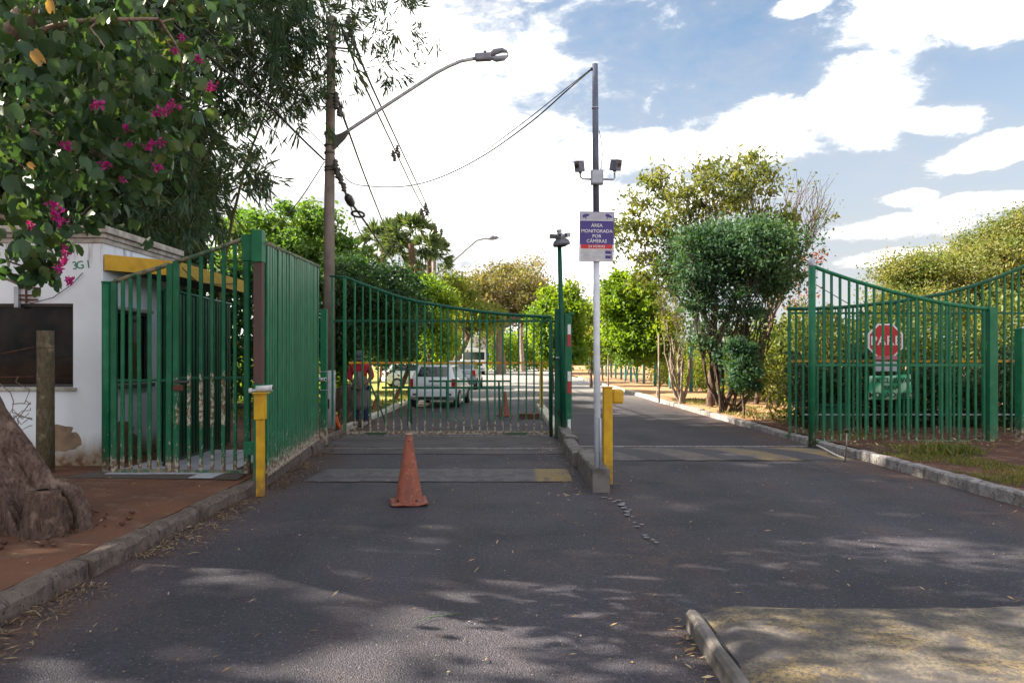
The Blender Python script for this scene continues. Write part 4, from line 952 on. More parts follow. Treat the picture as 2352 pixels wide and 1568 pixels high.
for y_, x1 in ((57, 812), (110, 812)):
    a, b = at(766, y_, Yu), at(x1, y_ + 3, Yu - .2); MB().path([a, b], .035 if y_ < 100 else .022, 6, sq=True).build('crossarm', CAST if y_ > 100 else STEEL_D, up)
def insulator(p, s, parent): return MB().lathe([(.02 * s, -.08 * s), (.05 * s, -.06 * s), (.03 * s, -.03 * s), (.055 * s, -.01 * s), (.03 * s, .02 * s), (.045 * s, .05 * s), (.015 * s, .08 * s)], p, 10).build('insulator', STEEL_D, parent)
for (a, b, s_) in ((800, 48, 1.3), (806, 75, 1.4), (797, 84, 1.2), (810, 96, 1.1), (772, 224, 1.5), (772, 240, 1.3), (780, 258, 1.2), (771, 378, 1.4), (776, 398, 1.5), (783, 412, 1.3), (790, 430, 1.2)):
    q = at(a, b, Yu - .2); insulator(q, s_, up); MB().path([q, at(764, b, Yu - .02)], .012, 5).build('pin', STEEL_D, up) if a < 775 else None
lp = empty('street_lamp', at(775, 320, Yu), 'grey street lamp on a long curved arm reaching right from the utility pole', 'street lamp')
MB().path([at(772, 318, Yu), at(800, 300, Yu), at(900, 234, Yu), at(1000, 169, Yu), at(1030, 153, Yu), at(1058, 141, Yu), at(1095, 134, Yu)], .038, 12).build('arm', GALV, lp)
q = [at(764, 312, Yu - .1), at(800, 300, Yu - .1), at(790, 315, Yu - .1), at(764, 342, Yu - .1)]
mb = MB().add([*q] + [a + Vector((0, .14, 0)) for a in q], [(0, 1, 2, 3), (7, 6, 5, 4)] + [(i, i + 4, (i + 1) % 4 + 4, (i + 1) % 4) for i in range(4)]); mb.build('bracket', STEEL_D, lp)
M = Matrix.Translation(at(1095, 133, Yu)) @ Matrix.Rotation(R(-3), 4, 'Y') @ Matrix.Scale(Yu / FP, 4)
LG = simple('lamp_housing', (.20, .21, .26), (.14, .15, .19), 6, .45, 0)
MB().box(-4, 34, -8, 8, -8, 9, M).build('gear_box', LG, lp, .03)
MB().path([M @ Vector((20, 0, 9)), M @ Vector((20, 0, 14))], 3 * Yu / FP, 10).build('photocell', STEEL_D, lp)
MB().path([M @ Vector((30, 0, 2)), M @ Vector((42, 0, 11)), M @ Vector((60, 0, 14)), M @ Vector((70, 0, 10))], [5 * k * 1.8, 7 * k * 1.8, 5.5 * k * 1.8, 3 * k * 1.8], 10).build('reflector_hood', LG, lp)
MB().path([M @ Vector((32, 0, -2)), M @ Vector((45, 0, -5)), M @ Vector((62, 0, -4)), M @ Vector((71, 0, 0))], [4 * k * 1.8, 7 * k * 1.8, 6 * k * 1.8, 2.5 * k * 1.8], 10).build('glass_bowl', simple('lamp_glass', (.25, .28, .34), None, 10, .12, 0), lp)
MB().path([M @ Vector((68, 0, 12)), M @ Vector((72, 0, 6)), M @ Vector((71, 0, -1))], .02, 6).build('clip', GALV, lp)
def wire(pts, r, label, name='overhead_cable', group='overhead wires', n=16, sag=0.0):
    P = [at(*p) for p in pts]
    if len(P) == 2 or sag:
        out = []
        for a, b in zip(P[:-1], P[1:]):
            for i in range(n): t = i / n; q = a.lerp(b, t); q.z -= sag * (a - b).length * 4 * t * (1 - t); out.append(q)
        P = out + [P[-1]]
    else:   # smooth through the points
        out = []
        for i in range(len(P) - 1):
            p0, p1, p2, p3 = P[max(i - 1, 0)], P[i], P[i + 1], P[min(i + 2, len(P) - 1)]
            for j in range(6):
                t = j / 6; out.append(.5 * ((2 * p1) + (p2 - p0) * t + (2 * p0 - 5 * p1 + 4 * p2 - p3) * t * t + (3 * p1 - p0 - 3 * p2 + p3) * t ** 3))
        P = out + [P[-1]]
    return tag(MB().path(P, r, 6).build(name, WIRE), label, 'cable', group)
wire([(330, 0, 8.5), (480, 130, 11), (620, 245, 13.2), (660, 285, 14), (700, 325, 14.9), (745, 368, 15.4)], .022, 'thick dark cable slanting from the top left corner down to the utility pole')
wire([(400, 0, 8.0), (560, 150, 11.5), (745, 335, 15.4)], .008, 'thin wire from the top left ending on the pole below the lamp arm')
wire([(470, 0, 9.0), (590, 150, 12), (700, 235, 14.5), (778, 247, 15.4)], .012, 'upper wire crossing in front of the bamboo to the pole insulators')
wire([(775, 228, 15.4), (800, 300, 19), (840, 410, 26), (885, 525, 38), (905, 580, 45)], .03, 'wire running down from the pole insulators to the palms')
wire([(782, 57, 15.3), (830, 180, 19), (900, 330, 28), (960, 455, 42), (995, 515, 58)], .03, 'high left wire falling from the crossarm to the distant pole')
wire([(806, 80, 15.3), (850, 190, 19), (915, 330, 28), (975, 460, 42), (998, 520, 58)], .03, 'high right wire falling from the crossarm to the distant pole')
wire([(768, 385, 15.4), (800, 455, 17.5), (840, 512, 21), (890, 585, 29), (925, 625, 40)], .03, 'heavy cable dropping right from the pole past the splice box')
wire([(768, 395, 15.4), (800, 460, 17.5), (830, 540, 22), (870, 600, 30)], .015, 'thin cable hanging just left of the heavy one below the pole')
wire([(768, 362, 15.4), (800, 415, 15), (850, 428, 14), (930, 428, 12.7), (1010, 408, 11.6), (1110, 358, 10.4), (1220, 280, 9.5), (1300, 210, 9.0), (1358, 160, 8.8)], .009, 'sagging thin cable from the utility pole across the sky to the camera pole top')
wire([(1110, 351, 10.4), (1220, 268, 9.5), (1300, 204, 9.0), (1356, 160, 8.8)], .006, 'short upper strand twisted along the sagging cable near the camera pole')
wire([(745, 372, 15.4), (720, 412, 17), (680, 470, 20), (625, 530, 25)], .014, 'guy wire going down left from the pole to the round tree')
wire([(1357, 160, 8.78), (1366, 156, 8.78)], .02, 'dark cable clamp at the top of the camera pole', 'cable_clamp')
sb = MB().path([at(797, 448, 17.2), at(800, 455, 17.3), at(806, 466, 17.6), at(810, 472, 17.7)], [.05, .10, .10, .05], 10).build('splice_box', CAST if 0 else STEEL_D)
tag(sb, 'dark oval splice box on the heavy cable below the pole', 'splice box')
mb = MB(); pts = []
for i in range(15): a = 2 * math.pi * i / 14; pts.append(at(822 + 15 * math.cos(a), 492 + 6.5 * math.sin(a) + 2 * math.cos(a), 19))
mb.path(pts, .03, 6, cap=False); tag(mb.build('cable_coil', WIRE), 'flat coil of spare cable hanging on the heavy cable', 'cable coil')
for px_, py_, Yv in ((902, 345, 28.5), (967, 478, 45)):
    r = empty('wire_spacer', at(px_ + 8, py_ + 8, Yv), 'upper spacer cluster on the high wires' if py_ < 400 else 'lower spacer cluster on the high wires', 'insulator', 'spacers on the high wires')
    s_ = Yv / 15
    for ddx, ddy in ((0, 8), (10, -4), (14, 10), (4, 18)): insulator(at(px_ + ddx, py_ + ddy, Yv), 0.9 * s_, r)
    MB().path([at(px_, py_ + 6, Yv), at(px_ + 16, py_ + 8, Yv)], .02 * s_, 5).build('bar', STEEL_D, r)
# distant pole and lamp
dp = empty('utility_pole', at(998, 860, 60), 'distant dark utility pole rising in front of the palms', 'utility pole')
MB().path([at(997, 880, 60), at(997, 515, 60)], [.24, .16], 8).build('shaft', POLEC, dp)
for y_ in (538, 556): MB().path([at(996, y_, 59.8), at(1016, y_ + 1, 59.8)], .08, 4).build('crossarm', STEEL_D, dp)
for a, b in ((996, 520), (1001, 526), (1012, 545), (1014, 532)): insulator(at(a, b, 59.8), 3.2, dp)
dl = empty('street_lamp', at(1022, 620, 60), 'distant street lamp arm curving up to the right of the palms', 'street lamp')
MB().path([at(1000, 632, 60), at(1022, 615, 60), at(1060, 582, 60), at(1095, 552, 60), at(1112, 548, 60), at(1122, 548, 60)], .10, 6).build('arm', GALV, dl)
MB().path([at(1120, 548, 60), at(1132, 546, 60), at(1146, 546, 60)], [.12, .22, .08], 8).build('lamp_head', LG, dl)

# ================================================================== VEGETATION
def E(px, py, Y, rx, rz, ry, n): return (tuple(at(px, py, Y)), (rx / FP * Y, ry, rz / FP * Y), n)
def on(px, py, z=.06, Y=None):
    Y = Y or (EYE - z) * FP / (py - HY); return (( px - HX) / FP * Y, Y, z)
TR = 'street trees'
# --- orchid tree whose trunk fills the left edge
ot = empty('orchid_tree', (-4.75, 6.3, .13), 'big-trunked tree at the left edge with two-lobed leaves and pink flowers', 'tree')
rg = np.random.default_rng(11)
def flared(mb, base, pts, radii, n=40, roots=7, seed=0, flare=.5, flz=.9):
    """trunk with buttress roots: radius swells in lobes towards the ground"""
    r_ = np.random.default_rng(seed); ph = r_.random() * 6; am = .5 + r_.random(roots)
    rid = r_.normal(size=n); rid = (rid + np.roll(rid, 1) * .7) / 1.2; rd2 = np.convolve(np.tile(r_.normal(size=n), 3), np.ones(7) / 3, 'same')[n:2 * n]
    vs = []; m_ = len(pts)
    for i, (p, r0) in enumerate(zip(pts, radii)):
        p = Vector(p); h = max(0, 1 - (p.z - base) / flz) ** 1.6
        for k in range(n):
            a = 2 * math.pi * k / n; lobe = max(0, math.cos(roots * (a - ph) * .5)) ** 2 if False else (.5 + .5 * math.cos(roots * a + ph + .35 * math.sin(2 * a))) ** 1.5
            q = int((roots * a + ph) / (2 * math.pi)) % roots
            rr = r0 * (1 + .10 * math.sin(3 * a + ph) * (1 - h) + flare * h * (.25 + lobe * am[q]) + .045 * (lobe - .5) + .026 * (rid[(k + int(i * .2)) % n] + .8 * rd2[(k + int(i * .35)) % n] * math.sin(i * .33 + k * .2)) + .006 * r_.normal())
            vs.append((p.x + rr * math.cos(a), p.y + rr * math.sin(a), p.z))
    fs = [(i * n + k, i * n + (k + 1) % n, (i + 1) * n + (k + 1) % n, (i + 1) * n + k) for i in range(m_ - 1) for k in range(n)]
    return mb.add(vs, fs, True)
mb = MB()
tpz = list(np.linspace(.03, 2.3, 46))
flared(mb, .1, [(-4.40 - .42 * z ** 1.15 * .9, 6.3 + .02 * z, z) for z in tpz], list(np.linspace(.31, .26, 46)), 160, 9, 3, .70, .75)
mb.build('trunk', BARK, ot)
# second stem root and a cut stump beside it
mb = MB(); mb.path([(-4.72, 6.35, 1.30), (-4.55, 6.38, 1.02), (-4.40, 6.4, .80), (-4.26, 6.4, .62), (-4.13, 6.36, .50), (-4.03, 6.28, .36), (-3.96, 6.18, .20), (-3.92, 6.1, .06)], [.11, .115, .115, .105, .09, .08, .075, .09], 14, cap=False)
mb.path([(-4.08, 6.42, .50), (-3.92, 6.42, .42), (-3.80, 6.34, .28), (-3.72, 6.24, .12), (-3.69, 6.2, .04)], [.07, .075, .075, .075, .08], 12, cap=False)
mb.build('buttress_root', BARK, ot)
mb = MB(); flared(mb, .1, [(-3.93, 6.02, z) for z in (.03, .15, .27, .40, .50)] + [(-3.94, 6.04, .505)], [.165, .148, .135, .125, .12, .05], 44, 11, 8, .35, .5); mb.build('cut_stump', bark('bark_stump', (.07, .045, .035), (.15, .10, .08), 1.6), ot)
# branches
mb = MB(); fk = Vector((-5.3, 6.35, 2.3))
limbs = []
def limb(pts, r0, r1, n=8):
    P = []
    for i in range(len(pts) - 1):
        p0, p1, p2, p3 = [Vector(pts[max(0, min(len(pts) - 1, j))]) for j in (i - 1, i, i + 1, i + 2)]
        for j in range(5):
            t = j / 5; P.append(.5 * ((2 * p1) + (p2 - p0) * t + (2 * p0 - 5 * p1 + 4 * p2 - p3) * t * t + (3 * p1 - p0 - 3 * p2 + p3) * t ** 3))
    P.append(Vector(pts[-1])); rr = list(np.linspace(r0, r1, len(P))); mb.path(P, rr, n, cap=False); limbs.extend(P)
limb([fk, (-5.2, 6.3, 3.2), (-4.7, 6.1, 3.9), (-3.9, 5.9, 4.5), (-2.9, 5.8, 5.2)], .2, .05)
limb([fk, (-5.6, 6.6, 3.4), (-5.4, 6.6, 5.0), (-4.6, 7.0, 6.4), (-3.6, 7.4, 7.4)], .22, .06)
limb([fk, (-6.0, 6.0, 3.2), (-6.6, 5.6, 4.6), (-7.0, 5.2, 6.0)], .18, .05)
limb([(-5.3, 6.3, 3.6), (-4.6, 6.0, 3.55), (-3.9, 5.8, 3.45), (-3.2, 5.7, 3.2)], .05, .012)
limb([(-5.2, 6.2, 3.1), (-4.6, 5.9, 2.95), (-4.1, 5.7, 2.75), (-3.55, 5.6, 2.55)], .04, .010)
limb([(-4.9, 6.1, 3.7), (-4.2, 5.9, 4.05), (-3.6, 5.7, 4.25), (-2.8, 5.7, 4.3)], .05, .012)
limb([(-5.2, 6.0, 2.7), (-4.7, 5.6, 2.6), (-4.1, 5.4, 2.35), (-3.62, 5.35, 2.13)], .03, .007)
limb([(-4.6, 7.0, 6.4), (-3.6, 7.6, 7.2), (-2.6, 8.0, 7.8)], .08, .02)

limb([(-4.7, 6.1, 3.9), (-4.4, 5.0, 5.4), (-3.6, 4.2, 6.2)], .09, .02)
boughs = mb
# leaf cloud: dense inside the outline the photo shows, and on up out of frame
def inpoly(px, py, poly):
    c = False; j = len(poly) - 1
    for i in range(len(poly)):
        (xi, yi), (xj, yj) = poly[i], poly[j]
        if (yi > py) != (yj > py) and px < (xj - xi) * (py - yi) / (yj - yi) + xi: c = not c
        j = i
    return c
clumps = []
def cl(px, py, Y, r, n): clumps.append((at(px, py, Y), r, int(n * .62) if n > 30 else n))
for (px_, py_, Y_, r, n) in [(40, 60, 5.6, .45, 150), (170, 90, 5.8, .42, 150), (300, 80, 6.0, .40, 130), (410, 60, 6.2, .32, 70), (90, 190, 5.5, .40, 130), (230, 190, 5.7, .42, 150), (350, 170, 6.0, .36, 100),
        (60, 300, 5.3, .36, 110), (180, 300, 5.5, .36, 110), (300, 290, 5.8, .33, 90), (390, 250, 6.0, .26, 50), (40, 420, 5.2, .32, 90), (150, 400, 5.4, .33, 100), (260, 390, 5.7, .30, 80), (360, 360, 5.8, .22, 45),
        (40, 510, 5.1, .26, 70), (120, 490, 5.4, .22, 40), (330, 420, 5.9, .16, 26), (210, 470, 5.6, .18, 16), (30, 590, 5.1, .17, 44), (80, 598, 5.2, .13, 30), (112, 618, 5.25, .09, 18), (60, 635, 5.15, .08, 8), (125, 560, 5.4, .08, 4),
        (430, 150, 6.3, .2, 28), (440, 240, 6.3, .12, 9), (20, 360, 4.9, .3, 60), (20, 180, 5.0, .35, 80), (470, 20, 6.4, .22, 26)]: cl(px_, py_, Y_, r, n)
P = []; 
for c, r, n in clumps: P.append(np.array(c) + rg.normal(size=(n, 3)) * np.array([r, r * 1.3, r]) * .62)
front = np.concatenate(P)
up_c = []
for c_, r_, n_ in (((-6.2, 7.4, 6.4), (2.3, 1.8, 1.4), 26), ((-4.4, 7.6, 7.6), (2.3, 1.7, .9), 30),  ((-7.0, 5.4, 5.8), (1.3, 1.2, 1.0), 12)):
    up_c.append(in_ell(c_, r_, n_, rg, .25))
up_c = np.concatenate(up_c)
for t in up_c:
    d = min(limbs, key=lambda p: (p - Vector(t)).length); mb.path(curve_pts(d, t, 3, .05, rg, .1), [.022, .016, .010, .005], 5, cap=False)
for c, r, n in clumps:
    d = min(limbs, key=lambda p: (p - c).length)
    if (d - c).length > .06: mb.path(curve_pts(d, c, 4, .03, rg, .15), [.014, .011, .008, .006, .004], 5, cap=False)
mb.build('boughs', BARK_P, ot)
uppP = np.repeat(up_c, 70, axis=0) + rg.normal(size=(len(up_c) * 70, 3)) * .33
Fr = frames(len(front), spread=.62, droop=.95, rg=rg); sz = .108 * (.62 + .70 * rg.random(len(front)))
# keep the normals of the hanging leaves roughly towards open air, a little random
order = np.argsort(front[:, 1] - sz * 14); near = order[:285]; rest = order[285:]
me0 = None
for q in range(6):
    pass
one = []
for v_ in range(5):
    me = leaf_mesh('leaf', np.zeros((1, 3)), np.eye(3)[None], np.array([1.0]), 'lobed', .95 - .06 * v_, rg, np.array([.1 + .2 * v_])); me.materials.append(L_YEL if v_ == 4 else L_BAUH); one.append(me)
for i in near:
    vi = rg.choice(5, p=[.31, .31, .24, .14, 0]); o = bpy.data.objects.new('leaf', one[vi]); COL.objects.link(o); o.parent = ot; o.matrix_parent_inverse = parent_inv(ot)
    if vi == 4: o['label'] = 'yellowed leaf'
    M3 = Matrix(Fr[i].tolist()); o.matrix_basis = Matrix.Translation(front[i]) @ M3.to_4x4() @ Matrix.Scale(float(sz[i]) * (1.15 if vi == 4 else 1), 4)
for px_, py_, Y_, s_ in ((88, 132, 4.6, .11), (118, 16, 4.7, .09), (72, 380, 4.5, .055)):
    o = bpy.data.objects.new('leaf', one[4]); COL.objects.link(o); o.parent = ot; o.matrix_parent_inverse = parent_inv(ot); o['label'] = 'yellowed leaf'
    o.matrix_basis = Matrix.Translation(at(px_, py_, Y_)) @ Matrix.Rotation(R(60 + px_), 4, 'Y') @ Matrix.Rotation(R(75), 4, 'X') @ Matrix.Scale(s_, 4)
allP = np.concatenate([front[rest], uppP]); allF = np.concatenate([Fr[rest], frames(len(uppP), spread=.8, droop=.6, rg=rg)]); allS = np.concatenate([sz[rest], .10 * (.7 + .6 * rg.random(len(uppP)))])
o = link('foliage', leaf_mesh('foliage', allP, allF, allS, 'lobed', .92, rg), L_BAUH, ot); o['kind'] = 'stuff'
# pink flowers
for (px_, py_, Y_, s_) in [(372, 255, 5.7, 1.3), (388, 245, 5.75, 1.1), (358, 262, 5.7, 1.0), (228, 238, 5.4, 1.25), (215, 245, 5.45, .9), (293, 292, 5.6, 1.1), (345, 335, 5.6, 1.3), (370, 325, 5.65, 1.1), (298, 332, 5.6, .8), (152, 336, 5.3, 1.1), (243, 378, 5.4, 1.1), (360, 383, 5.6, 1.1),
        (487, 198, 6.1, 1.4), (402, 116, 5.9, 1.0), (415, 88, 5.9, 1.0), (455, 138, 6.0, 1.0), (278, 412, 5.5, .7), (128, 490, 5.1, 1.5), (140, 508, 5.12, 1.2), (120, 470, 5.1, 1.0), (70, 517, 5.0, .8), (152, 580, 5.0, .9), (146, 600, 5.0, .9), (158, 643, 5.0, 1.0), (135, 615, 5.0, .9), (150, 566, 5.05, .6), (395, 235, 5.8, .8), (410, 245, 5.85, .7)]:
    c = at(px_, py_, Y_ - .25); n = 26; d = rg.normal(size=(n, 3)); d /= np.linalg.norm(d, axis=1)[:, None]; d[:, 1] *= .8
    y = d / np.linalg.norm(d, axis=1)[:, None]; z = rg.normal(size=(n, 3)); z -= y * (z * y).sum(1)[:, None]; z /= np.linalg.norm(z, axis=1)[:, None]; x = np.cross(y, z)
    s_ *= .82; Pp = np.array(c) + y * (.022 * s_) + rg.normal(size=(n, 3)) * .012 * s_
    link('flower', leaf_mesh('flower', Pp, np.stack([x, y, z], 2), np.full(n, .036 * s_) * (.7 + .6 * rg.random(n)), 'oval', .75, rg), PETAL, ot)

# --- bamboo behind the booth, arching over the pole
bb = empty('bamboo_clump', (-9.5, 18.5, .1), 'huge dark bamboo clump behind the booth arching right to the utility pole', 'bamboo')
rg = np.random.default_rng(21)
sil = [(-200, -60), (880, -60), (940, 30), (930, 130), (840, 150), (820, 60), (790, 20), (745, 60), (735, 150), (725, 240), (690, 255), (655, 225), (620, 235), (560, 270), (490, 290), (440, 330), (425, 390), (470, 450), (445, 480), (415, 530), (400, 585), (-200, 600)]
mb = MB(); culms = []
for i in range(30):
    b = Vector((-10.5 + rg.normal() * 1.6, 18.5 + rg.normal() * 1.3, .0)); a = rg.uniform(-.9, 1.5); reach = rg.uniform(1.0, 3.0); H = rg.uniform(9, 14)
    e = b + Vector((math.cos(a * .9) * reach, math.sin(a) * reach * .6 - 1.2, H)); m1 = b.lerp(e, .5) + Vector((-math.cos(a) * reach * .28, 0, H * .10)); tip = e + Vector((math.cos(a) * 1.9, math.sin(a) * .8, -1.3))
    pts = []
    for j in range(13):
        t = j / 12; q = b * (1 - t) ** 3 + m1 * 3 * t * (1 - t) ** 2 + e * 3 * t * t * (1 - t) + tip * t ** 3; pts.append(q)
    mb.path(pts, list(np.linspace(.055, .012, 13)), 6, cap=False); culms.append(pts)
mb.path([at(520, 38, 15.5), at(600, 40, 15.3), at(660, 62, 15.2)], [.07, .05, .04], 7, cap=False)
mb.path([at(300, -20, 16.5), at(520, 38, 15.5)], [.09, .07], 7, cap=False)
mb.build('culms', simple('bamboo_culm', (.13, .11, .05), (.09, .10, .04), 5, .6, .1), bb)
def sprays(cent, n_per, size, rg, r_=.42):
    """drooping fans of narrow leaves"""
    tw = np.repeat(cent, 6, axis=0) + rg.normal(size=(len(cent) * 6, 3)) * np.array([r_, r_, r_ * .8])
    m_ = n_per // 6; Pq = np.repeat(tw, m_, axis=0); dirs = np.repeat(rg.normal(size=(len(tw), 3)) * .55 + np.array([.15, 0, -.85]), m_, axis=0) + rg.normal(size=(len(Pq), 3)) * .34
    dirs /= np.linalg.norm(dirs, axis=1)[:, None]; s_ = size * (.55 + .9 * rg.random(len(Pq)))
    z = rg.normal(size=(len(Pq), 3)); z -= dirs * (z * dirs).sum(1)[:, None]; z /= np.linalg.norm(z, axis=1)[:, None]
    return Pq + dirs * s_[:, None] * (.5 + 1.1 * rg.random(len(Pq)))[:, None] + rg.normal(size=(len(Pq), 3)) * .035, np.stack([np.cross(dirs, z), dirs, z], 2), s_
cs = []
# inside the silhouette the camera sees; density falls towards its right-hand edge
tries = 0
while len(cs) < 900 and tries < 60000:
    tries += 1; px_ = rg.uniform(-200, 945); py_ = rg.uniform(-60, 590)
    if not inpoly(px_, py_, sil): continue
    dens = 1.0 if px_ < 440 else max(.07, 1.0 - (px_ - 430) / 210)
    if px_ > 740: dens = .20 if py_ < 60 else .12
    if py_ < 200 and 520 < px_ < 720: dens = max(dens, .50)
    if 420 < px_ < 640 and 170 < py_ < 330: dens *= .45
    if 150 < px_ < 320 and 330 < py_ < 480: dens *= .5
    if rg.random() > dens: continue
    if math.sin(px_ * .021 + py_ * .013) + math.sin(px_ * .05 - py_ * .043) < -1.1: continue
    Y_ = rg.uniform(13.8, 20.5) if px_ < 500 else rg.uniform(13.6, 17.0); cs.append(at(px_, py_, Y_))
for (px_, py_) in [(560, 350), (575, 380), (590, 395), (600, 408), (555, 330), (583, 350), (612, 400), (585, 415)]: cs.append(at(px_, py_, 14.0))
upc = np.concatenate([in_ell((-8.0, 16.5, 12.6), (4.6, 2.6, 2.0), 170, rg, .2), in_ell((-13.0, 18, 9), (2.6, 3.5, 4.5), 150, rg, .3), in_ell((-11.2, 21.5, 7.0), (2.4, 1.8, 3.4), 170, rg, .2)])
small = cs[-8:]; 
A = sprays(np.array(cs[:-8]), 192, .21, rg); B_ = sprays(np.array(small), 72, .22, rg, .12); C_ = sprays(upc, 150, .40, rg, .5)
o = link('foliage', leaf_mesh('foliage', np.concatenate([A[0], B_[0], C_[0]]), np.concatenate([A[1], B_[1], C_[1]]), np.concatenate([A[2], B_[2], C_[2]]), 'quad', .27, rg), L_BAMB, bb); o['kind'] = 'stuff'
# --- the tall row that stands left of the pavement, out of the picture, and shades the gate
for i, (c_, r_, n_) in enumerate((((-17.5, 5.7, 6.0), (3.4, 4.6, 5.8), 185), ((-18, 13.3, 9.4), (3.6, 4.9, 7.2), 330), ((-17.5, 18.8, 9.2), (3.4, 4.0, 7.0), 190))):
    tree('shade_tree', ['first tall shade tree left of the booth, nearest the camera', 'middle and tallest shade tree left of the booth', 'third tall shade tree left of the booth, beside the bamboo'][i], 'tree', (c_[0], c_[1], .06), 3.0, [(c_, r_, n_)], .15, L_BAMB, BARK_D, .3, 95, .62, .42, 'quad', .2, 'tall shade trees beyond the booth', 140 + i, rtwig=.03, widen=1.1)

# --- round mango-like tree and its neighbours, left
tree('round_tree', 'dense round-crowned green tree behind the tall square post', 'tree', on(640, 900, .06, 35), 2.4, [E(645, 585, 35, 150, 110, 2.8, 150), E(600, 640, 33, 120, 60, 2.2, 50), E(740, 600, 36, 62, 75, 2.0, 50)], .45, L_MANGO, BARK_D, .28, 210, .40, .20, 'quad', .2, TR, 31, widen=1.15, rtwig=.03)
tree('street_tree', 'dark shady tree behind the left end of the sliding gate', 'tree', on(790, 905, .06, 24), 1.9, [E(830, 690, 24, 95, 85, 1.9, 120), E(780, 770, 23, 60, 55, 1.3, 50), E(895, 745, 25, 60, 75, 1.5, 60)], .3, L_DARK, BARK_D, .13, 230, .34, .14, 'quad', .3, TR, 32, widen=.9)
tree('street_tree', 'leaning dark tree with slanting trunk between the person and the white car', 'tree', on(905, 925, .06, 27), 1.6, [E(925, 700, 28, 50, 75, 1.5, 60), E(880, 800, 27, 70, 30, 1.1, 30)], .3, L_DARK, BARK, .10, 200, .36, .14, 'quad', .3, TR, 33, lean=(.7, 0), widen=.9)
tree('bushy_tree', 'small lime-green bush beside the utility pole foot', 'shrub', on(780, 905, .06, 26), .7, [E(778, 850, 26, 26, 55, .7, 40)], .2, L_LIME, BARK, .05, 120, .22, .12, 'quad', .2, None, 34)
tree('street_tree', 'yellow-green tree seen over the sliding gate left of the distant lamp', 'tree', on(985, 890, .05, 42), 2.2, [E(985, 715, 42, 48, 70, 1.9, 80), E(1000, 790, 43, 40, 45, 1.6, 40)], .3, L_LIME, BARK, .15, 190, .42, .2, 'quad', .2, TR, 35)
tree('street_tree', 'tree with pale leaning trunk above the parked car and truck', 'tree', on(1020, 885, .05, 46), 3.0, [E(1110, 728, 47, 44, 26, 2.0, 34), E(1050, 700, 48, 45, 50, 2.0, 34)], .3, L_HEDGE, BARK, .22, 150, .5, .2, 'quad', .2, TR, 36, lean=(1.5, .5))
tree('large_tree', 'wide brownish-olive tree crown filling the middle distance above the sliding gate', 'tree', on(1150, 860, .0, 78), 5, [E(1150, 690, 78, 130, 58, 5.5, 170), E(1085, 705, 74, 70, 66, 4, 60), E(1265, 705, 76, 70, 50, 4, 60), E(1190, 640, 80, 70, 26, 4, 22)], .4, L_OLIVE, BARK_P, .5, 170, .75, .32, 'quad', .2, TR, 37, rtwig=.06)
tree('large_tree', 'tall thin wispy crown showing over the brownish tree', 'tree', on(1200, 860, .0, 95), 9, [E(1210, 610, 95, 45, 24, 3, 22), E(1120, 620, 95, 30, 12, 3, 7)], .4, L_OLIVE, BARK_P, .3, 38, .8, .28, 'quad', .2, TR, 38, rtwig=.05)
tree('street_tree', 'dark open-branched tree left of the brownish crown', 'tree', on(1035, 880, .0, 52), 3.6, [E(1035, 690, 52, 26, 55, 1.4, 34)], .2, L_SPARSE, BARK_D, .10, 70, .45, .2, 'quad', .2, TR, 39)
tree('street_tree', 'bright lime-green tree right behind the green box post', 'tree', on(1268, 895, .06, 34), 1.6, [E(1265, 740, 34, 40, 60, 1.4, 80), E(1300, 720, 34, 38, 45, 1.2, 50), E(1290, 800, 34, 42, 40, 1.2, 50)], .3, L_LIME, BARK, .09, 200, .30, .17, 'oval', .2, TR, 40)
tree('street_tree', 'pale green tree behind the grey camera pole', 'tree', on(1358, 892, .06, 41), 1.6, [E(1352, 760, 41, 34, 62, 1.4, 60)], .3, L_HEDGE, BARK, .08, 170, .36, .18, 'quad', .2, TR, 41)
tree('street_tree', 'yellow-green tree with reddish tips right of the camera pole', 'tree', on(1512, 912, .1, 27.5), 1.5, [E(1440, 690, 27.5, 60, 62, 1.3, 80), E(1490, 760, 27, 56, 60, 1.2, 70), E(1440, 780, 27, 40, 40, 1.1, 40)], .3, L_LIME, BARK_P, .06, 210, .28, .15, 'oval', .3, TR, 42)
tree('fan_shrub', 'bare twiggy many-stemmed shrub left of the dark bushy tree', 'shrub', on(1570, 927, .11, 24.6), .55, [E(1560, 740, 24.6, 52, 70, .7, 50), E(1530, 660, 24.6, 40, 40, .7, 16)], .5, L_SPARSE, BARK_P, .075, 26, .22, .10, 'quad', .4, None, 43, stems=5, spread_base=.05)
big = tree('fan_tree', 'dark bushy flat-topped tree of fanning stems on the right verge', 'tree', on(1665, 952, .11, 20.3), .75, [E(1690, 590, 20.3, 150, 60, 1.25, 170), E(1690, 550, 20.3, 120, 40, 1.1, 80), E(1780, 640, 20.3, 50, 42, .9, 40), E(1600, 640, 20.3, 50, 34, .9, 30), E(1700, 690, 20.3, 115, 45, .9, 34), E(1690, 780, 20.3, 95, 75, .8, 26)], .30, L_BLUE, BARK_D, .050, 74, .29, .12, 'quad', .6, None, 44, stems=15, spread_base=.20, rtwig=.009, widen=.85)
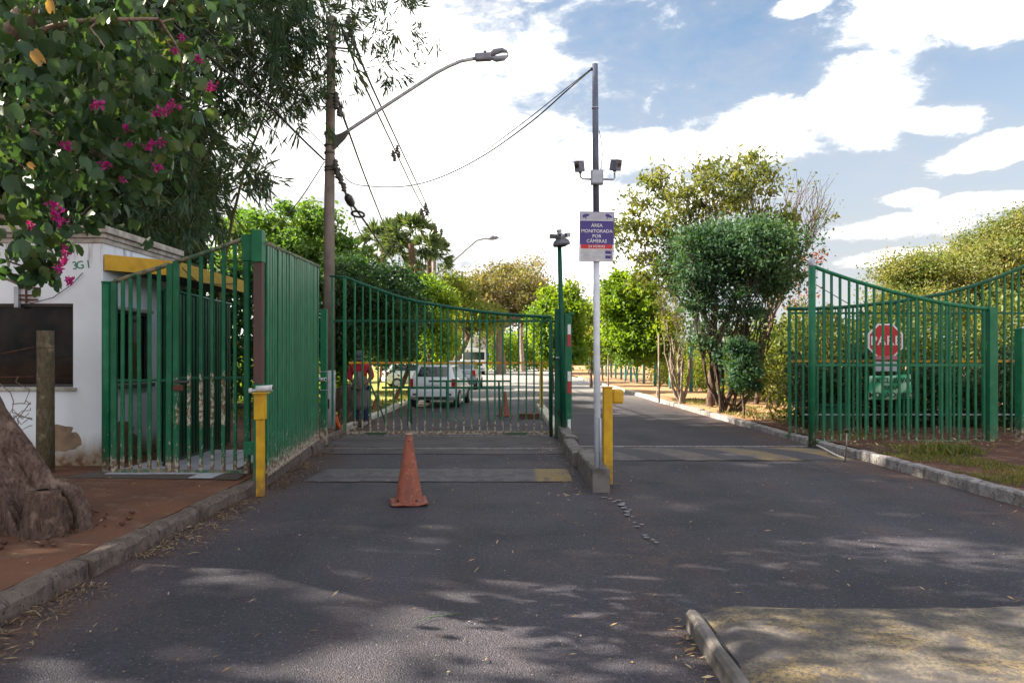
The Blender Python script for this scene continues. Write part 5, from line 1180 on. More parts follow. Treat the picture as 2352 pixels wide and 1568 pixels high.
tree('tall_sparse_tree', 'tall thin-leaved tree rising behind and above the dark bushy tree', 'tree', on(1632, 938, .11, 22.6), 1.7, [E(1650, 430, 22.6, 88, 66, 1.2, 60), E(1520, 490, 22.6, 85, 60, 1.2, 44), E(1740, 400, 22.6, 48, 44, 1.0, 18), E(1450, 530, 22.6, 42, 52, 1.0, 18), E(1800, 510, 22.6, 66, 40, 1.0, 22), E(1520, 610, 22.6, 90, 60, 1.0, 32), E(1500, 410, 22.6, 34, 26, .6, 7)], .25, L_SPARSE, BARK, .13, 44, .30, .19, 'quad', .7, None, 45, rtwig=.010, widen=.62, lean=(.1, 0))
tree('twiggy_tree', 'leafless branches spreading right of the tall sparse tree', 'tree', on(1735, 925, .11, 24), 2.0, [E(1875, 425, 24, 40, 46, .5, 26), E(1900, 480, 24, 32, 30, .5, 16), E(1830, 430, 24, 36, 46, .5, 16)], .2, L_SPARSE, BARK, .08, 2, .2, .09, 'quad', .3, None, 46, rtwig=.013, lean=(.3, 0))
tree('verge_shrub', 'small dark shrub in front of the fan-stemmed tree', 'shrub', on(1708, 965, .11, 18.5), .7, [E(1710, 855, 18.5, 32, 50, .45, 44), E(1700, 795, 18.5, 30, 24, .4, 10)], .3, L_BLUE, BARK, .035, 130, .15, .085, 'quad', .3, None, 47)
tree('red_tipped_shrub', 'reddish-leaved shrub between the dark tree and the round gate post', 'shrub', on(1830, 935, .11, 22.8), 1.3, [E(1862, 590, 22.8, 34, 30, .6, 12), E(1830, 670, 22.8, 46, 50, .8, 16)], .3, L_RED, BARK, .04, 15, .20, .09, 'quad', .3, None, 48, rtwig=.006)
for i, (px_, py_, Y_, rx) in enumerate([(1420, 905, 32, .025), (1514, 915, 27, .02)]): pass
st_ = MB().path([on(1514, 924, .1, 25), at(1513, 765, 25)], .035, 6).build('thin_post', BARK_P); tag(st_, 'thin upright stake between the lime tree and the twiggy shrub', 'stake')
st_ = MB().path([on(1397, 910, .1, 29), at(1397, 820, 29)], .03, 6).build('thin_post', BARK_P); tag(st_, 'short thin stake on the verge under the lime tree', 'stake')
tree('large_tree', 'broad sunlit olive-brown tree at the right edge beyond the gates', 'tree', on(2250, 890, .0, 31), 3.0, [E(2210, 640, 31, 140, 55, 2.6, 150), E(2320, 600, 31, 120, 75, 2.8, 170), E(2090, 620, 30, 50, 22, 1.2, 30), E(2420, 620, 31, 120, 110, 2.8, 120), E(2330, 545, 31, 70, 45, 2.2, 44), E(2150, 710, 30, 150, 40, 2.2, 90)], .30, L_RIGHT, BARK, .3, 330, .50, .115, 'quad', .2, TR, 50, rtwig=.03)
# palms
def palm(px_, Y_, top_py, label, r_=2.3, seed=0):
    rg = np.random.default_rng(seed); b = Vector(on(px_, 0, 0, Y_)); top_ = at(px_, top_py, Y_); root = empty('palm_tree', b, label, 'palm tree', 'palms behind the gate')
    MB().path([b, b.lerp(top_, .5) + Vector((.12, 0, 0)), top_], [.26, .22, .2], 10, cap=False).build('trunk', BARK, root)
    for live in (True, False):
        P = []; Fm = []; Sz = []
        for f in range(46 if live else 60):
            a = rg.uniform(0, 2 * math.pi); e = rg.uniform(-.5, 1.3) if live else rg.uniform(-1.5, -1.0)
            d = np.array([math.cos(a) * math.cos(e), math.sin(a) * math.cos(e), math.sin(e)]); L_ = r_ * (.55 if live else .42)
            hub = np.array(top_) + d * L_ + (np.array([0, 0, -.55 - 1.3 * rg.random()]) if not live else 0)
            n = 16
            for q in range(n):
                sp = d + rg.normal(size=3) * (.42 if live else .25); sp[2] -= .35 if live else .5; sp /= np.linalg.norm(sp); P.append(hub + sp * .32 * r_ / 2); y = sp; z = rg.normal(size=3); z -= y * z.dot(y); z /= np.linalg.norm(z)
                Fm.append(np.stack([np.cross(y, z), y, z], 1)); Sz.append(.42 * r_ * (.7 + .5 * rg.random()))
        o = link('fronds' if live else 'dead_skirt', leaf_mesh('fronds', np.array(P), np.array(Fm), np.array(Sz), 'quad', .30, rg), L_PALM if live else L_SKIRT, root); o['kind'] = 'stuff'
palm(945, 48, 560, 'tallest fan palm with brown skirt just left of the distant pole', 2.5, 1)
palm(880, 50, 566, 'fan palm behind the dark tree, leftmost of the palms', 2.4, 2)
palm(985, 56, 590, 'fan palm directly behind the distant utility pole', 2.4, 3)
# hedges and back greenery (each one mass of leaves)
def hedge(name, label, boxes, lmat, n, size, seed, shape='quad', cat='hedge', base=True):
    rg = np.random.default_rng(seed); P = []
    for (x0, x1, y0, y1, z0, z1, w_) in boxes:
        m_ = int(n * w_); q = rg.random((m_, 3)); x = x0 + (x1 - x0) * q[:, 0]; y = y0 + (y1 - y0) * q[:, 1]
        hh = z1 + .32 * np.sin(x * 1.7 + y * .9) * min(1, (z1 - z0) / 2.5) + .22 * np.sin(x * 4.1 - y * 2.3); P.append(np.stack([x, y, z0 + (hh - z0) * q[:, 2] ** .8], 1))
    P = np.concatenate(P) + rg.normal(size=(sum(len(p) for p in P), 3)) * size * .8
    root = empty(name, (float(P[:, 0].mean()), float(P[:, 1].mean()), 0), label, cat)
    mb = MB()
    for (x0, x1, y0, y1, z0, z1, w_) in boxes:
        for k in range(int(6 + 30 * w_)):
            b = Vector((rg.uniform(x0, x1), rg.uniform(y0, y1), 0)); mb.path([b, b + Vector((rg.normal() * .1, rg.normal() * .1, z1 * .45)), b + Vector((rg.normal() * .3, rg.normal() * .3, z1 * .85))], [.022, .016, .008], 5, cap=False)
    mb.build('stems', BARK_D, root)['kind'] = 'stuff'
    o = link('leaves', leaf_mesh('leaves', P, frames(len(P), droop=.3, rg=rg), size * (.6 + .8 * rg.random(len(P))), shape, 1.0, rg), lmat, root); o['kind'] = 'stuff'; return root
hedge('hedge', 'overgrown yellow-green hedge behind the right-hand gates', [(6.6, 16, 16.6, 18.6, 1.0, 2.6, .55), (6.4, 16, 16.6, 18.4, .1, 1.3, .40), (12, 17, 17, 19, 1.5, 3.4, .25)], L_RHEDGE, 30000, .11, 60)
hedge('hedge', 'low foliage at the right-hand gates, hedge-base shade put into its leaf colour', [(6.2, 16, 15.3, 16.4, .1, 1.50, 1)], L_VDARK, 42000, .085, 61)
hedge('hedge', 'sunlit lime hedge growing through the teal fence posts', [(8.5, 9.7, 21, 45, .2, 2.2, 1.0), (8.9, 10.6, 20, 30, 1.5, 2.9, .35)], L_HEDGE, 26000, .13, 62)
hedge('hedge', 'distant yellow-green hedge along the street behind the truck', [(-12, -5.2, 88, 94, .2, 5.4, .55), (-4.5, 8, 96, 102, .2, 5.2, .6)], L_LIME, 22000, .34, 63)
hedge('hedge', 'low green hedge across the lawn behind the pedestrian gate', [(-16, -7.5, 26, 28, .2, 1.5, 1), (-13, -7.2, 24.8, 25.8, .1, .8, .3)], L_LIME, 9000, .14, 64)
hedge('hedge', 'dark thicket behind the booth and bamboo', [(-17, -7.6, 21.5, 25, .4, 4.6, 1)], L_DARK, 20000, .2, 65)
# small far skyline of trees
o = None
rg = np.random.default_rng(70); n = 26000; x = rg.uniform(-160, 200, n); hh = 5.5 + 2.4 * np.sin(x * .13) + 1.4 * np.sin(x * .41 + 1); y = 190 + rg.uniform(0, 14, n)
hh = np.where((x > 12) & (x < 60), hh * .45, hh)
P = np.stack([x, y, rg.random(n) ** .8 * hh], 1)
o = link('far_treeline', leaf_mesh('far_treeline', P, frames(n, rg=rg), 1.5 * (.5 + rg.random(n)), 'quad', 1.1, rg), L_SPARSE); tag(o, 'far belt of trees closing the end of the street', 'trees', kind='stuff')

# --- teal fence posts along the right verge
for i, (px_, Y_) in enumerate([(1794, 23.8), (1739, 25.4), (1653, 29.3), (1587, 33.0), (1540, 37), (1505, 40.5), (1479, 44), (1463, 46), (1449, 48.5), (1437, 51.5), (1427, 54), (1414, 57), (1403, 60), (1392, 64), (1382, 68), (1372, 73), (1362, 78), (1353, 84)]):
    nth = ['nearest the gate', 'second from the gate', 'third from the gate', 'fourth from the gate', 'fifth from the gate', 'sixth from the gate', 'seventh from the gate', 'eighth from the gate', 'ninth from the gate', 'tenth from the gate', 'eleventh from the gate',
           'twelfth from the gate', 'thirteenth from the gate', 'fourteenth from the gate', 'fifteenth from the gate', 'sixteenth from the gate', 'seventeenth from the gate', 'last before the street end'][i]
    xx = (px_ - HX) / FP * Y_
    if i == 0: TEAL = simple('teal_paint_post', (.045, .22, .20), (.035, .16, .15), 5, .8, .2, dirt=.6)
    h_ = 2.16 + random.gauss(0, .05); mb = MB().box(xx - .07, xx + .07, Y_ - .07, Y_ + .07, 0, h_)
    mb.add([(xx - .07, Y_ - .07, h_), (xx + .07, Y_ - .07, h_), (xx + .07, Y_ + .07, h_), (xx - .07, Y_ + .07, h_), (xx, Y_, h_ + .04)], [(0, 1, 4), (1, 2, 4), (2, 3, 4), (3, 0, 4)])
    if i == 8:
        for s_ in (-1, 1): mb.path([(xx + s_ * .42, Y_, .02), (xx + s_ * .05, Y_, 1.5)], .06, 4, sq=True)
    o = mb.build('fence_post', TEAL); tag(o, 'teal concrete fence post on the right verge, ' + nth, 'fence post', 'teal fence posts along the right verge')
# trees along verge further away
for i, (px_, Y_, lm) in enumerate([(1385, 50, L_HEDGE), (1405, 58, L_LIME), (1370, 70, L_SPARSE)]):
    tree('street_tree', ['small pale tree under the lime tree foliage, nearest of the verge saplings', 'middle of the far verge saplings', 'farthest sapling on the right verge'][i], 'tree', on(px_, 0, .1, Y_), 1.6, [E(px_, 812 - i * 6, Y_, 20, 20, .9, 22)], .3, lm, BARK, .06, 110, .28, .16, 'quad', .2, TR, 80 + i)

# --- round wooden stake and twigs before the booth
wp = empty('wooden_post', (-6.03, 9.3, .13), 'short round weathered wooden post in front of the booth window', 'post')
flared(MB(), 0, [(0, 0, 0)], [1]) if False else None
mb = MB(); mb.path([(-6.04, 9.3, .1), (-6.04, 9.3, .8), (-6.035, 9.3, 1.5), (-6.04, 9.3, 1.97)], [.108, .104, .100, .098], 18); mb.build('shaft', WOODP, wp)
mb = MB(); rg = np.random.default_rng(90)
for z in (1.75, 1.37, .98): mb.path([(-6.04 + .103 * math.cos(a), 9.3 + .103 * math.sin(a), z) for a in np.linspace(0, 2 * math.pi, 14)], .004, 4, cap=False)
mb.path([(-6.13, 9.22, 1.76), (-6.4, 9.2, 1.70), (-6.9, 9.2, 1.6)], .006, 4); mb.path([(-6.13, 9.22, 1.38), (-6.6, 9.2, 1.37), (-7.0, 9.2, 1.32)], .006, 4)
mb.build('wire_ties', CAST, wp)
mb = MB()
for k_ in range(9):
    b = Vector((-6.14 - rg.random() * .06, 9.2, .75 + rg.random() * .4)); mb.path(curve_pts(b, b + Vector((-rg.random() * .4, -.05, rg.uniform(-.35, .5))), 4, .05, rg, .3), .006, 4)
o = mb.build('dry_vine', BARK_P); tag(o, 'dry twiggy vine clinging to the short wooden post', 'vine')

# --- litter, grass, leaves on the ground
rg = np.random.default_rng(100)
def litter(name, label, pts, size, mat, shape='quad', wide=1.0, z=.0, seed=0, cat='litter', tilt=.25):
    r_ = np.random.default_rng(seed); n = len(pts); y = r_.normal(size=(n, 3)); y[:, 2] *= tilt; y /= np.linalg.norm(y, axis=1)[:, None]
    zz = np.array([0, 0, 1.0]) + r_.normal(size=(n, 3)) * .3; zz -= y * (zz * y).sum(1)[:, None]; zz /= np.linalg.norm(zz, axis=1)[:, None]
    o = link(name, leaf_mesh(name, pts, np.stack([np.cross(y, zz), y, zz], 2), size * (.4 + 1.0 * r_.random(n)), shape, wide, r_), mat); return tag(o, label, cat, kind='stuff')
n = 4200; t = rg.random(n) ** .9; yy = 2.6 + t * 10.5
xx = np.array([left_edge(v) for v in yy]) + .20 + np.abs(rg.normal(size=n)) * (.17 + .05 * np.sin(yy * 2.1)); dens = (np.sin(yy * 1.9 + 1) + np.sin(yy * 4.3)) > -.9
pts = np.stack([xx, yy, .012 + rg.random(n) * .02], 1)[dens]
litter('leaf_litter', 'dry straw and bamboo leaves heaped along the left kerb', pts, .062, L_LIT, 'quad', .28, seed=1)
n = 380; pts = np.stack([rg.uniform(-3.0, 5.4, n), rg.uniform(2.4, 13, n), np.full(n, .014)], 1); litter('leaf_litter', 'scattered dry leaves and straw over the asphalt', pts, .055, L_DRY, 'quad', .35, seed=2)
n = 700; pts = np.stack([rg.uniform(-3.1, 5.4, n), rg.uniform(2.4, 14, n), np.full(n, .012)], 1); litter('small_debris', 'tiny pale petals and chips speckling the asphalt', pts, .017, L_DRY, 'quad', 1.3, seed=3)
n = 420; pts = np.stack([rg.uniform(-8, -3.4, n), rg.uniform(4, 13, n), np.full(n, .142)], 1); litter('leaf_litter', 'fallen leaves strewn over the dusty pavement', pts, .06, L_DRY, 'quad', .5, seed=4)
n = 1500; pts = np.stack([rg.uniform(5.8, 10.5, n), rg.uniform(12, 24, n), np.full(n, .16)], 1); litter('leaf_litter', 'dead leaves under the trees of the right verge', pts, .08, L_DRY, 'oval', .8, seed=5)
n = 90; pts = np.stack([1.02 + rg.normal(size=n) * .06, rg.uniform(3.2, 4.4, n), np.full(n, .02)], 1); litter('leaf_litter', 'few dry leaves gathered against the concrete island edge', pts, .05, L_DRY, 'quad', .5, seed=6)
n = 200; pts = np.stack([rg.uniform(.4, .9, n), rg.uniform(8.3, 14, n), np.full(n, .018)], 1); litter('leaf_litter', 'crumbs and leaves along the median kerb', pts, .05, L_DRY, 'quad', .5, seed=7)
def blades(name, label, pts, h, seed, mat=GRASSM, wide=.5):
    r_ = np.random.default_rng(seed); n = len(pts); y = r_.normal(size=(n, 3)) * .45 + np.array([0, 0, 1]); y /= np.linalg.norm(y, axis=1)[:, None]; z = r_.normal(size=(n, 3)); z -= y * (z * y).sum(1)[:, None]; z /= np.linalg.norm(z, axis=1)[:, None]
    s_ = h * (.4 + .9 * r_.random(n)); o = link(name, leaf_mesh(name, pts + y * s_[:, None] * .45, np.stack([np.cross(y, z), y, z], 2), s_, 'quad', wide, r_), mat); return tag(o, label, 'grass', kind='stuff')
n = 11000; q = rg.random((n, 2)); yy = 6.5 + 5.9 * q[:, 0]; xx = 5.8 + q[:, 1] ** 1.3 * (1.5 - .08 * (yy - 6)); k_ = (np.sin(xx * 5) + np.sin(yy * 3.1 + xx * 2) + rg.normal(size=n) * .7) > -.25
blades('grass', 'patchy green and straw grass behind the right kerb', np.stack([xx, yy, np.full(n, .12)], 1)[k_], .055, 8)
n = 700; blades('grass', 'tall green tuft of grass below the right gate', np.array([6.75, 11.2, .12]) + rg.normal(size=(n, 3)) * np.array([.28, .18, .0]), .19, 9, wide=.22)
n = 9000; yy = rg.uniform(13, 27, n); xx = 5.8 + rg.random(n) ** 1.6 * 2.4; k_ = (np.sin(xx * 3) + np.sin(yy * 1.1 + xx * 2) + rg.normal(size=n) * .6) > .1
blades('grass', 'thin grass under the trees of the right verge', np.stack([xx, yy, np.full(n, .11)], 1)[k_], .09, 10)
n = 14000; yy = rg.uniform(18, 34, n); xx = rg.uniform(-9, -3.9, n); k_ = (np.sin(xx * 1.3) + np.sin(yy * .8 + xx)) > -.5
blades('grass', 'lawn grass beyond the sliding gate', np.stack([xx, yy, np.full(n, .08)], 1)[k_], .10, 11)
o = MB().path([(-.32, 4.50, .016), (-.42, 4.44, .02), (-.50, 4.42, .016), (-.60, 4.31, .018)], [.001, .003, .003, .001], 5).build('grass_stalk', simple('green_stalk', (.06, .14, .06), None, 10, .6, 0)); tag(o, 'single green grass stalk lying on the asphalt in the foreground', 'stalk')
# rubble round the trunk
rg = np.random.default_rng(120); mb = MB()
for k_ in range(60):
    a = rg.random() * 6.28; r_ = rg.uniform(.55, .95); c = Vector((-4.28 + r_ * math.cos(a), 6.2 + r_ * math.sin(a), .15)); s_ = rg.uniform(.01, .035)
    mb.lathe([(s_ * .5, -s_ * .4), (s_, 0), (s_ * .6, s_ * .5)], c, 5)
o = mb.build('soil_clods', REDDIRT); tag(o, 'clods of soil round the foot of the big trunk', 'soil', kind='stuff')

# ================================================================== VEHICLES
WHITEC = simple('white_car_paint', (.62, .65, .70), (.60, .63, .68), 3, .25, 0, coat=.6)
BLUEC = simple('silver_blue_car_paint', (.20, .24, .32), None, 3, .3, 0, coat=.6)
CGLASS = simple('car_glass', (.020, .030, .036), None, 3, .06, 0, spec=.8)
LAMPR = simple('red_lamp', (.42, .015, .02), None, 10, .2, 0)
def car(x, y, rz, body, label, sc=1.0, group='cars on the street'):
    r = empty('parked_car', (x, y, 0), label, 'car', group, rz=rz); M = Matrix.Translation((x, y, 0)) @ Matrix.Rotation(rz, 4, 'Z') @ Matrix.Scale(sc, 4)
    st = [(0, .66, .42, .92), (.04, .76, .33, .97), (.22, .805, .24, 1.00), (1.0, .82, .20, .97), (2.6, .82, .20, .95), (2.9, .815, .22, .92), (3.5, .76, .26, .80), (3.72, .66, .34, .68), (3.76, .55, .42, .6)]
    vs = []; n = 12
    for (yy, w, zb, zt) in st:
        zm = (zb + zt) / 2 + .03; ring = [(-w * .80, zb), (-w * .96, zb + .05), (-w, zm - .08), (-w, zm + .06), (-w * .97, zt - .10), (-w * .90, zt), (w * .90, zt), (w * .97, zt - .10), (w, zm + .06), (w, zm - .08), (w * .96, zb + .05), (w * .80, zb)]
        vs += [M @ Vector((a, yy, b)) for a, b in ring]
    fs = [(i * n + k, (i + 1) * n + k, (i + 1) * n + (k + 1) % n, i * n + (k + 1) % n) for i in range(len(st) - 1) for k in range(n)] + [tuple(range(n)), tuple((len(st) - 1) * n + k for k in reversed(range(n)))]
    MB().add(vs, fs, True).build('body', body, r)
    lo = [(-.73, .08, .95), (.73, .08, .95), (.73, 2.75, .93), (-.73, 2.75, .93)]; hi = [(-.57, .42, 1.40), (.57, .42, 1.40), (.57, 1.95, 1.42), (-.57, 1.95, 1.42)]
    V = [M @ Vector(p) for p in lo + hi]; cb = MB().add(V, [(3, 2, 1, 0), (4, 5, 6, 7), (0, 1, 5, 4), (1, 2, 6, 5), (2, 3, 7, 6), (3, 0, 4, 7)]).build('cabin', body, r, .05 * sc)
    for nm, idx, ins in (('rear_window', (0, 1, 5, 4), (.12, .16)), ('side_window', (1, 2, 6, 5), (.08, .14)), ('windscreen', (2, 3, 7, 6), (.08, .1)), ('side_window', (3, 0, 4, 7), (.08, .14))):
        a, b, c, d = [V[i] for i in idx]; nrm = (b - a).cross(d - a).normalized()
        q = lambda u, v: (a * (1 - u) + b * u) * (1 - v) + (d * (1 - u) + c * u) * v + nrm * .012
        MB().add([q(ins[0], ins[1]), q(1 - ins[0], ins[1]), q(1 - ins[0], .88), q(ins[0], .88)], [(0, 1, 2, 3)]).build(nm, CGLASS, r)
    for s_ in (-1, 1):
        MB().box(s_ * .70 - .07, s_ * .70 + .07, -.012, .16, .68, .96, M).build('tail_light', LAMPR, r, .02)
        for yy in (.62, 3.05):
            c = M @ Vector((s_ * .74, yy, .29)); ax = (M.to_3x3() @ Vector((1, 0, 0))).normalized(); t_ = MB().path([c - ax * .09 * sc, c + ax * .09 * sc], .29 * sc, 22).build('wheel', RUBBER, r)
            MB().path([c + ax * s_ * .091 * sc, c + ax * s_ * .097 * sc], .18 * sc, 16).build('rim', GALV, t_)
        MB().box(s_ * .88 - .07, s_ * .88 + .07, 2.25, 2.33, .93, 1.05, M).build('mirror', body, r, .02)
    MB().box(-.74, .74, -.05, .10, .36, .60, M).build('rear_bumper', body, r, .04)
    MB().box(-.5, .5, -.052, -.045, .30, .37, M).build('bumper_grille', BLACK, r); MB().box(-.22, .22, -.02, -.012, .66, .76, M).build('number_plate', GREYP, r)
    for s_ in (-1, 1): MB().box(s_ * .56 - .08, s_ * .56 + .08, -.056, -.045, .42, .48, M).build('fog_lamp', BLACK, r)
    return r
car(-2.62, 23.6, R(-4), WHITEC, 'white hatchback seen from behind through the sliding gate')
car(-2.75, 37.5, R(-3), BLUEC, 'silver-blue car parked ahead of the white hatchback', 1.08)
car(-11.6, 31.0, R(-80), BLUEC, 'dark car parked beyond the lawn behind the pedestrian gate', 1.0)
car(-7.3, 41, R(-70), WHITEC, 'pale car far left beyond the trees behind the person', .95)
# white box truck facing the gate
tx, ty = -3.85, 74; M = Matrix.Translation((tx, ty, 0)) @ Matrix.Rotation(R(5), 4, 'Z')
tr = empty('box_truck', (tx, ty, 0), 'white box truck facing the camera far up the street', 'truck')
WHT = simple('truck_white', (.74, .75, .78), None, 3, .4, 0)
MB().box(-1.15, 1.15, 0, 1.9, .55, 2.75, M).build('cab', WHT, tr, .12); MB().box(-1.02, 1.02, -.02, .0, 1.55, 2.35, M).build('windscreen', CGLASS, tr, .01)
MB().prism([(-1.1, 2.76), (1.1, 2.76), (.95, 3.9), (-.95, 3.9)], .5, 1.8, M).build('air_deflector', WHT, tr, .08); MB().box(-1.3, 1.3, 2.0, 9, 1.0, 3.95, M).build('cargo_box', WHT, tr, .04)
MB().box(-1.15, 1.15, -.12, .1, .40, .85, M).build('bumper', WHT, tr, .04); MB().box(-.8, .8, -.03, -.0, .95, 1.25, M).build('grille', BLACK, tr, .01)
for s_ in (-1, 1):
    MB().box(s_ * .9 - .16, s_ * .9 + .16, -.14, -.121, .52, .70, M).build('headlight', GREYP, tr); MB().box(s_ * 1.38 - .1, s_ * 1.38 + .1, .1, .2, 1.6, 2.2, M).build('mirror', BLACK, tr)
    for yy in (.9, 6.8): c = M @ Vector((s_ * .95, yy, .48)); ax = M.to_3x3() @ Vector((1, 0, 0)); MB().path([c - ax * .15, c + ax * .15], .48, 18).build('wheel', RUBBER, tr)

# ================================================================== THINGS BEHIND THE GATE
def trestle(pxa, pxb, py, Y_, label, seed):
    r = empty('metal_trestle', at((pxa + pxb) / 2, 985, Y_), label, 'barrier', 'green metal barriers behind the gate'); xa, xb = (pxa - HX) / FP * Y_, (pxb - HX) / FP * Y_; z = EYE + (HY - py) / FP * Y_
    MB().box(xa, xb, Y_ - .025, Y_ + .025, z - .025, z + .025).build('top_rail', GREEN_DARK, r)
    for x in (xa + .22 * (xb - xa), xb - .14 * (xb - xa)):
        for s_ in (-1, 1): MB().path([(x, Y_ + s_ * .03, z - .02), (x + .03, Y_ + s_ * .30, .0)], .028, 6, sq=True).build('leg', GREEN_DARK, r)
        MB().box(x - .01, x + .03, Y_ - .13, Y_ + .13, z * .5, z * .5 + .03).build('stretcher', GREEN_DARK, r)
    return r
trestle(877, 1158, 890, 17.6, 'nearer green metal trestle just behind the sliding gate', 1); trestle(985, 1172, 875, 19.4, 'farther green metal trestle between the white car and the gate', 2)
sb = empty('low_ramp', (at(1210, 958, 18)), 'small rusty red block on the asphalt by the distant yellow post', 'block'); MB().box(.18, .74, 19.3, 19.6, 0, .12).build('block', CAST, sb, .02); MB().box(.16, .76, 19.28, 19.62, .12, .14).build('top_board', CAST, sb)
bag = empty('tool_caddy', at(772, 985, 15.9), 'orange and yellow bag leaning beside the utility pole foot', 'bag')
ORG = simple('orange_bag', (.60, .13, .02), None, 10, .7, 0); yb_ = simple('yellow_bag', (.60, .42, .03), None, 10, .7, 0)
MB().path([at(773, 988, 15.9), at(771, 965, 15.9), at(768, 950, 15.9)], [.05, .07, .06], 8).build('bag_body', ORG, bag); MB().path([at(769, 953, 15.88), at(768, 947, 15.88)], .07, 8).build('bag_top', yb_, bag); MB().path([at(776, 970, 15.8), at(783, 990, 15.8)], .035, 7).build('bag_tail', ORG, bag)
sm = empty('tree_stump', on(805, 0, .1, 17.4), 'squat rough stump behind the bent person', 'stump'); mb = MB(); flared(mb, .1, [(-3.95, 17.4, z) for z in (.05, .3, .6, .9, 1.0)], [.36, .32, .30, .27, .1], 30, 6, 5, .4, .6); mb.build('stump_body', BARK_D, sm)
def broom(a, b, label, head=None):
    r = empty('broom', b, label, 'broom', 'brooms behind the gate'); MB().path([a, b], .014, 7).build('handle', WOOD, r); a, b = Vector(a), Vector(b); d = (b - a).normalized()
    MB().path([b, b + d * .10, b + d * .36], [.035, .06, .12], 8, sq=True).build('bristles', simple('broom_straw', (.30, .12, .07), None, 30, .9, .3) if 'broom_straw' not in bpy.data.materials else bpy.data.materials['broom_straw'], r); return r
broom(at(876, 838, 17.2), at(868, 906, 17.2), 'rust-coloured broom standing upright right of the person'); 
o = MB().path([at(852, 884, 16.1), at(874, 938, 15.9), at(889, 982, 15.7)], .02, 7).build('wooden_pole', GREEN_DARK); tag(o, 'dark pole slanting from the person to the ground', 'pole')

# ================================================================== PERSON (bent head, red shirt, apron, hands together)
PX = -3.42; PY = 16.25; GZ = .11; Hh = 1.0
SKIN = simple('skin', (.20, .10, .065), None, 20, .6, 0)
def skin_mesh(name, joints, edges, mat, parent, sub=2, root=0):
    me = bpy.data.meshes.new(name); me.from_pydata([j[0] for j in joints], edges, []); me.update()
    o = bpy.data.objects.new(name, me); COL.objects.link(o)
    sm_ = o.modifiers.new('skin', 'SKIN'); sm_.use_smooth_shade = True
    lay = me.skin_vertices[0].data if me.skin_vertices else None
    if lay is None:
        bpy.context.view_layer.objects.active = o; lay = me.skin_vertices[0].data
    for i, j in enumerate(joints): lay[i].radius = j[1] if hasattr(j[1], '__len__') else (j[1], j[1]); lay[i].use_root = (i == root)
    s2 = o.modifiers.new('sub', 'SUBSURF'); s2.levels = sub; s2.render_levels = sub
    dg = bpy.context.evaluated_depsgraph_get(); m2 = bpy.data.meshes.new_from_object(o.evaluated_get(dg)); bpy.data.objects.remove(o)
    for p in m2.polygons: p.use_smooth = True
    m2.materials.clear(); m2.materials.append(mat); m2.name = name
    o = bpy.data.objects.new(name, m2); COL.objects.link(o)
    if parent: o.parent = parent; o.matrix_parent_inverse = parent_inv(parent)
    return o
pr = empty('person', (PX, PY, GZ), 'person in red shirt and dark apron, head bowed over joined hands, behind the gate', 'person')
B3 = lambda x, y, z: (PX + x, PY + y, GZ + z)
body = [(B3(0, 0, .90), .13), (B3(0, -.02, 1.10), .12), (B3(0, -.05, 1.30), .14), (B3(0, -.10, 1.42), .055), (B3(0, -.17, 1.49), .075), (B3(0, -.20, 1.57), .085),
        (B3(-.17, -.05, 1.34), .065), (B3(-.25, .0, 1.08), .046), (B3(-.10, -.20, .93), .034), (B3(.17, -.05, 1.34), .065), (B3(.25, .0, 1.08), .046), (B3(.10, -.20, .93), .034),
        (B3(-.09, 0, .84), .10), (B3(-.10, -.02, .48), .065), (B3(-.11, .03, .09), .042), (B3(-.11, -.10, .04), .035), (B3(.09, 0, .84), .10), (B3(.10, -.04, .48), .065), (B3(.11, .01, .09), .042), (B3(.12, -.13, .04), .035)]
ed = [(0, 1), (1, 2), (2, 3), (3, 4), (4, 5), (2, 6), (6, 7), (7, 8), (2, 9), (9, 10), (10, 11), (0, 12), (12, 13), (13, 14), (14, 15), (0, 16), (16, 17), (17, 18), (18, 19)]
for s_, wr in ((-1, 8), (1, 11)):      # hands: palm and five fingers curled together
    w_ = Vector(body[wr][0]); pi_ = len(body); palm_ = w_ + Vector((-s_ * .045, -.045, -.045)); body.append((tuple(palm_), (.030, .018))); ed.append((wr, pi_))
    for f in range(5):
        o_ = Vector((s_ * (.022 - f * .011), -.012 - .004 * f, -.012 - .004 * (f % 3))); a = palm_ + o_ + Vector((-s_ * .012, -.02, -.012)); b = a + Vector((-s_ * .018, -.012, -.022 + .004 * abs(f - 2))); c = b + Vector((-s_ * .014, .010, -.012))
        if f == 4: a = palm_ + Vector((0, .0, .022)); b = a + Vector((-s_ * .02, -.02, .0)); c = b + Vector((-s_ * .015, -.01, -.01))
        k_ = len(body); body += [(tuple(a), .0095), (tuple(b), .0085), (tuple(c), .007)]; ed += [(pi_, k_), (k_, k_ + 1), (k_ + 1, k_ + 2)]
skin_mesh('body', body, ed, SKIN, pr, 2)
RSH = simple('red_shirt', (.42, .03, .05), (.34, .025, .04), 12, .9, .2); APR = simple('dark_apron', (.12, .11, .115), (.16, .14, .135), 9, .9, .2); JEAN = simple('dark_jeans', (.018, .028, .085), (.03, .04, .10), 14, .9, .2); CAP = simple('green_grey_cap', (.06, .09, .085), None, 10, .9, .1)
skin_mesh('shirt', [(B3(0, 0, .93), .155), (B3(0, -.02, 1.12), .15), (B3(0, -.05, 1.31), .165), (B3(0, -.09, 1.40), .09), (B3(-.18, -.05, 1.35), .09), (B3(-.255, .0, 1.09), .07), (B3(-.20, -.08, 1.02), .058), (B3(.18, -.05, 1.35), .09), (B3(.255, .0, 1.09), .07), (B3(.20, -.08, 1.02), .058)],
          [(0, 1), (1, 2), (2, 3), (2, 4), (4, 5), (5, 6), (2, 7), (7, 8), (8, 9)], RSH, pr)
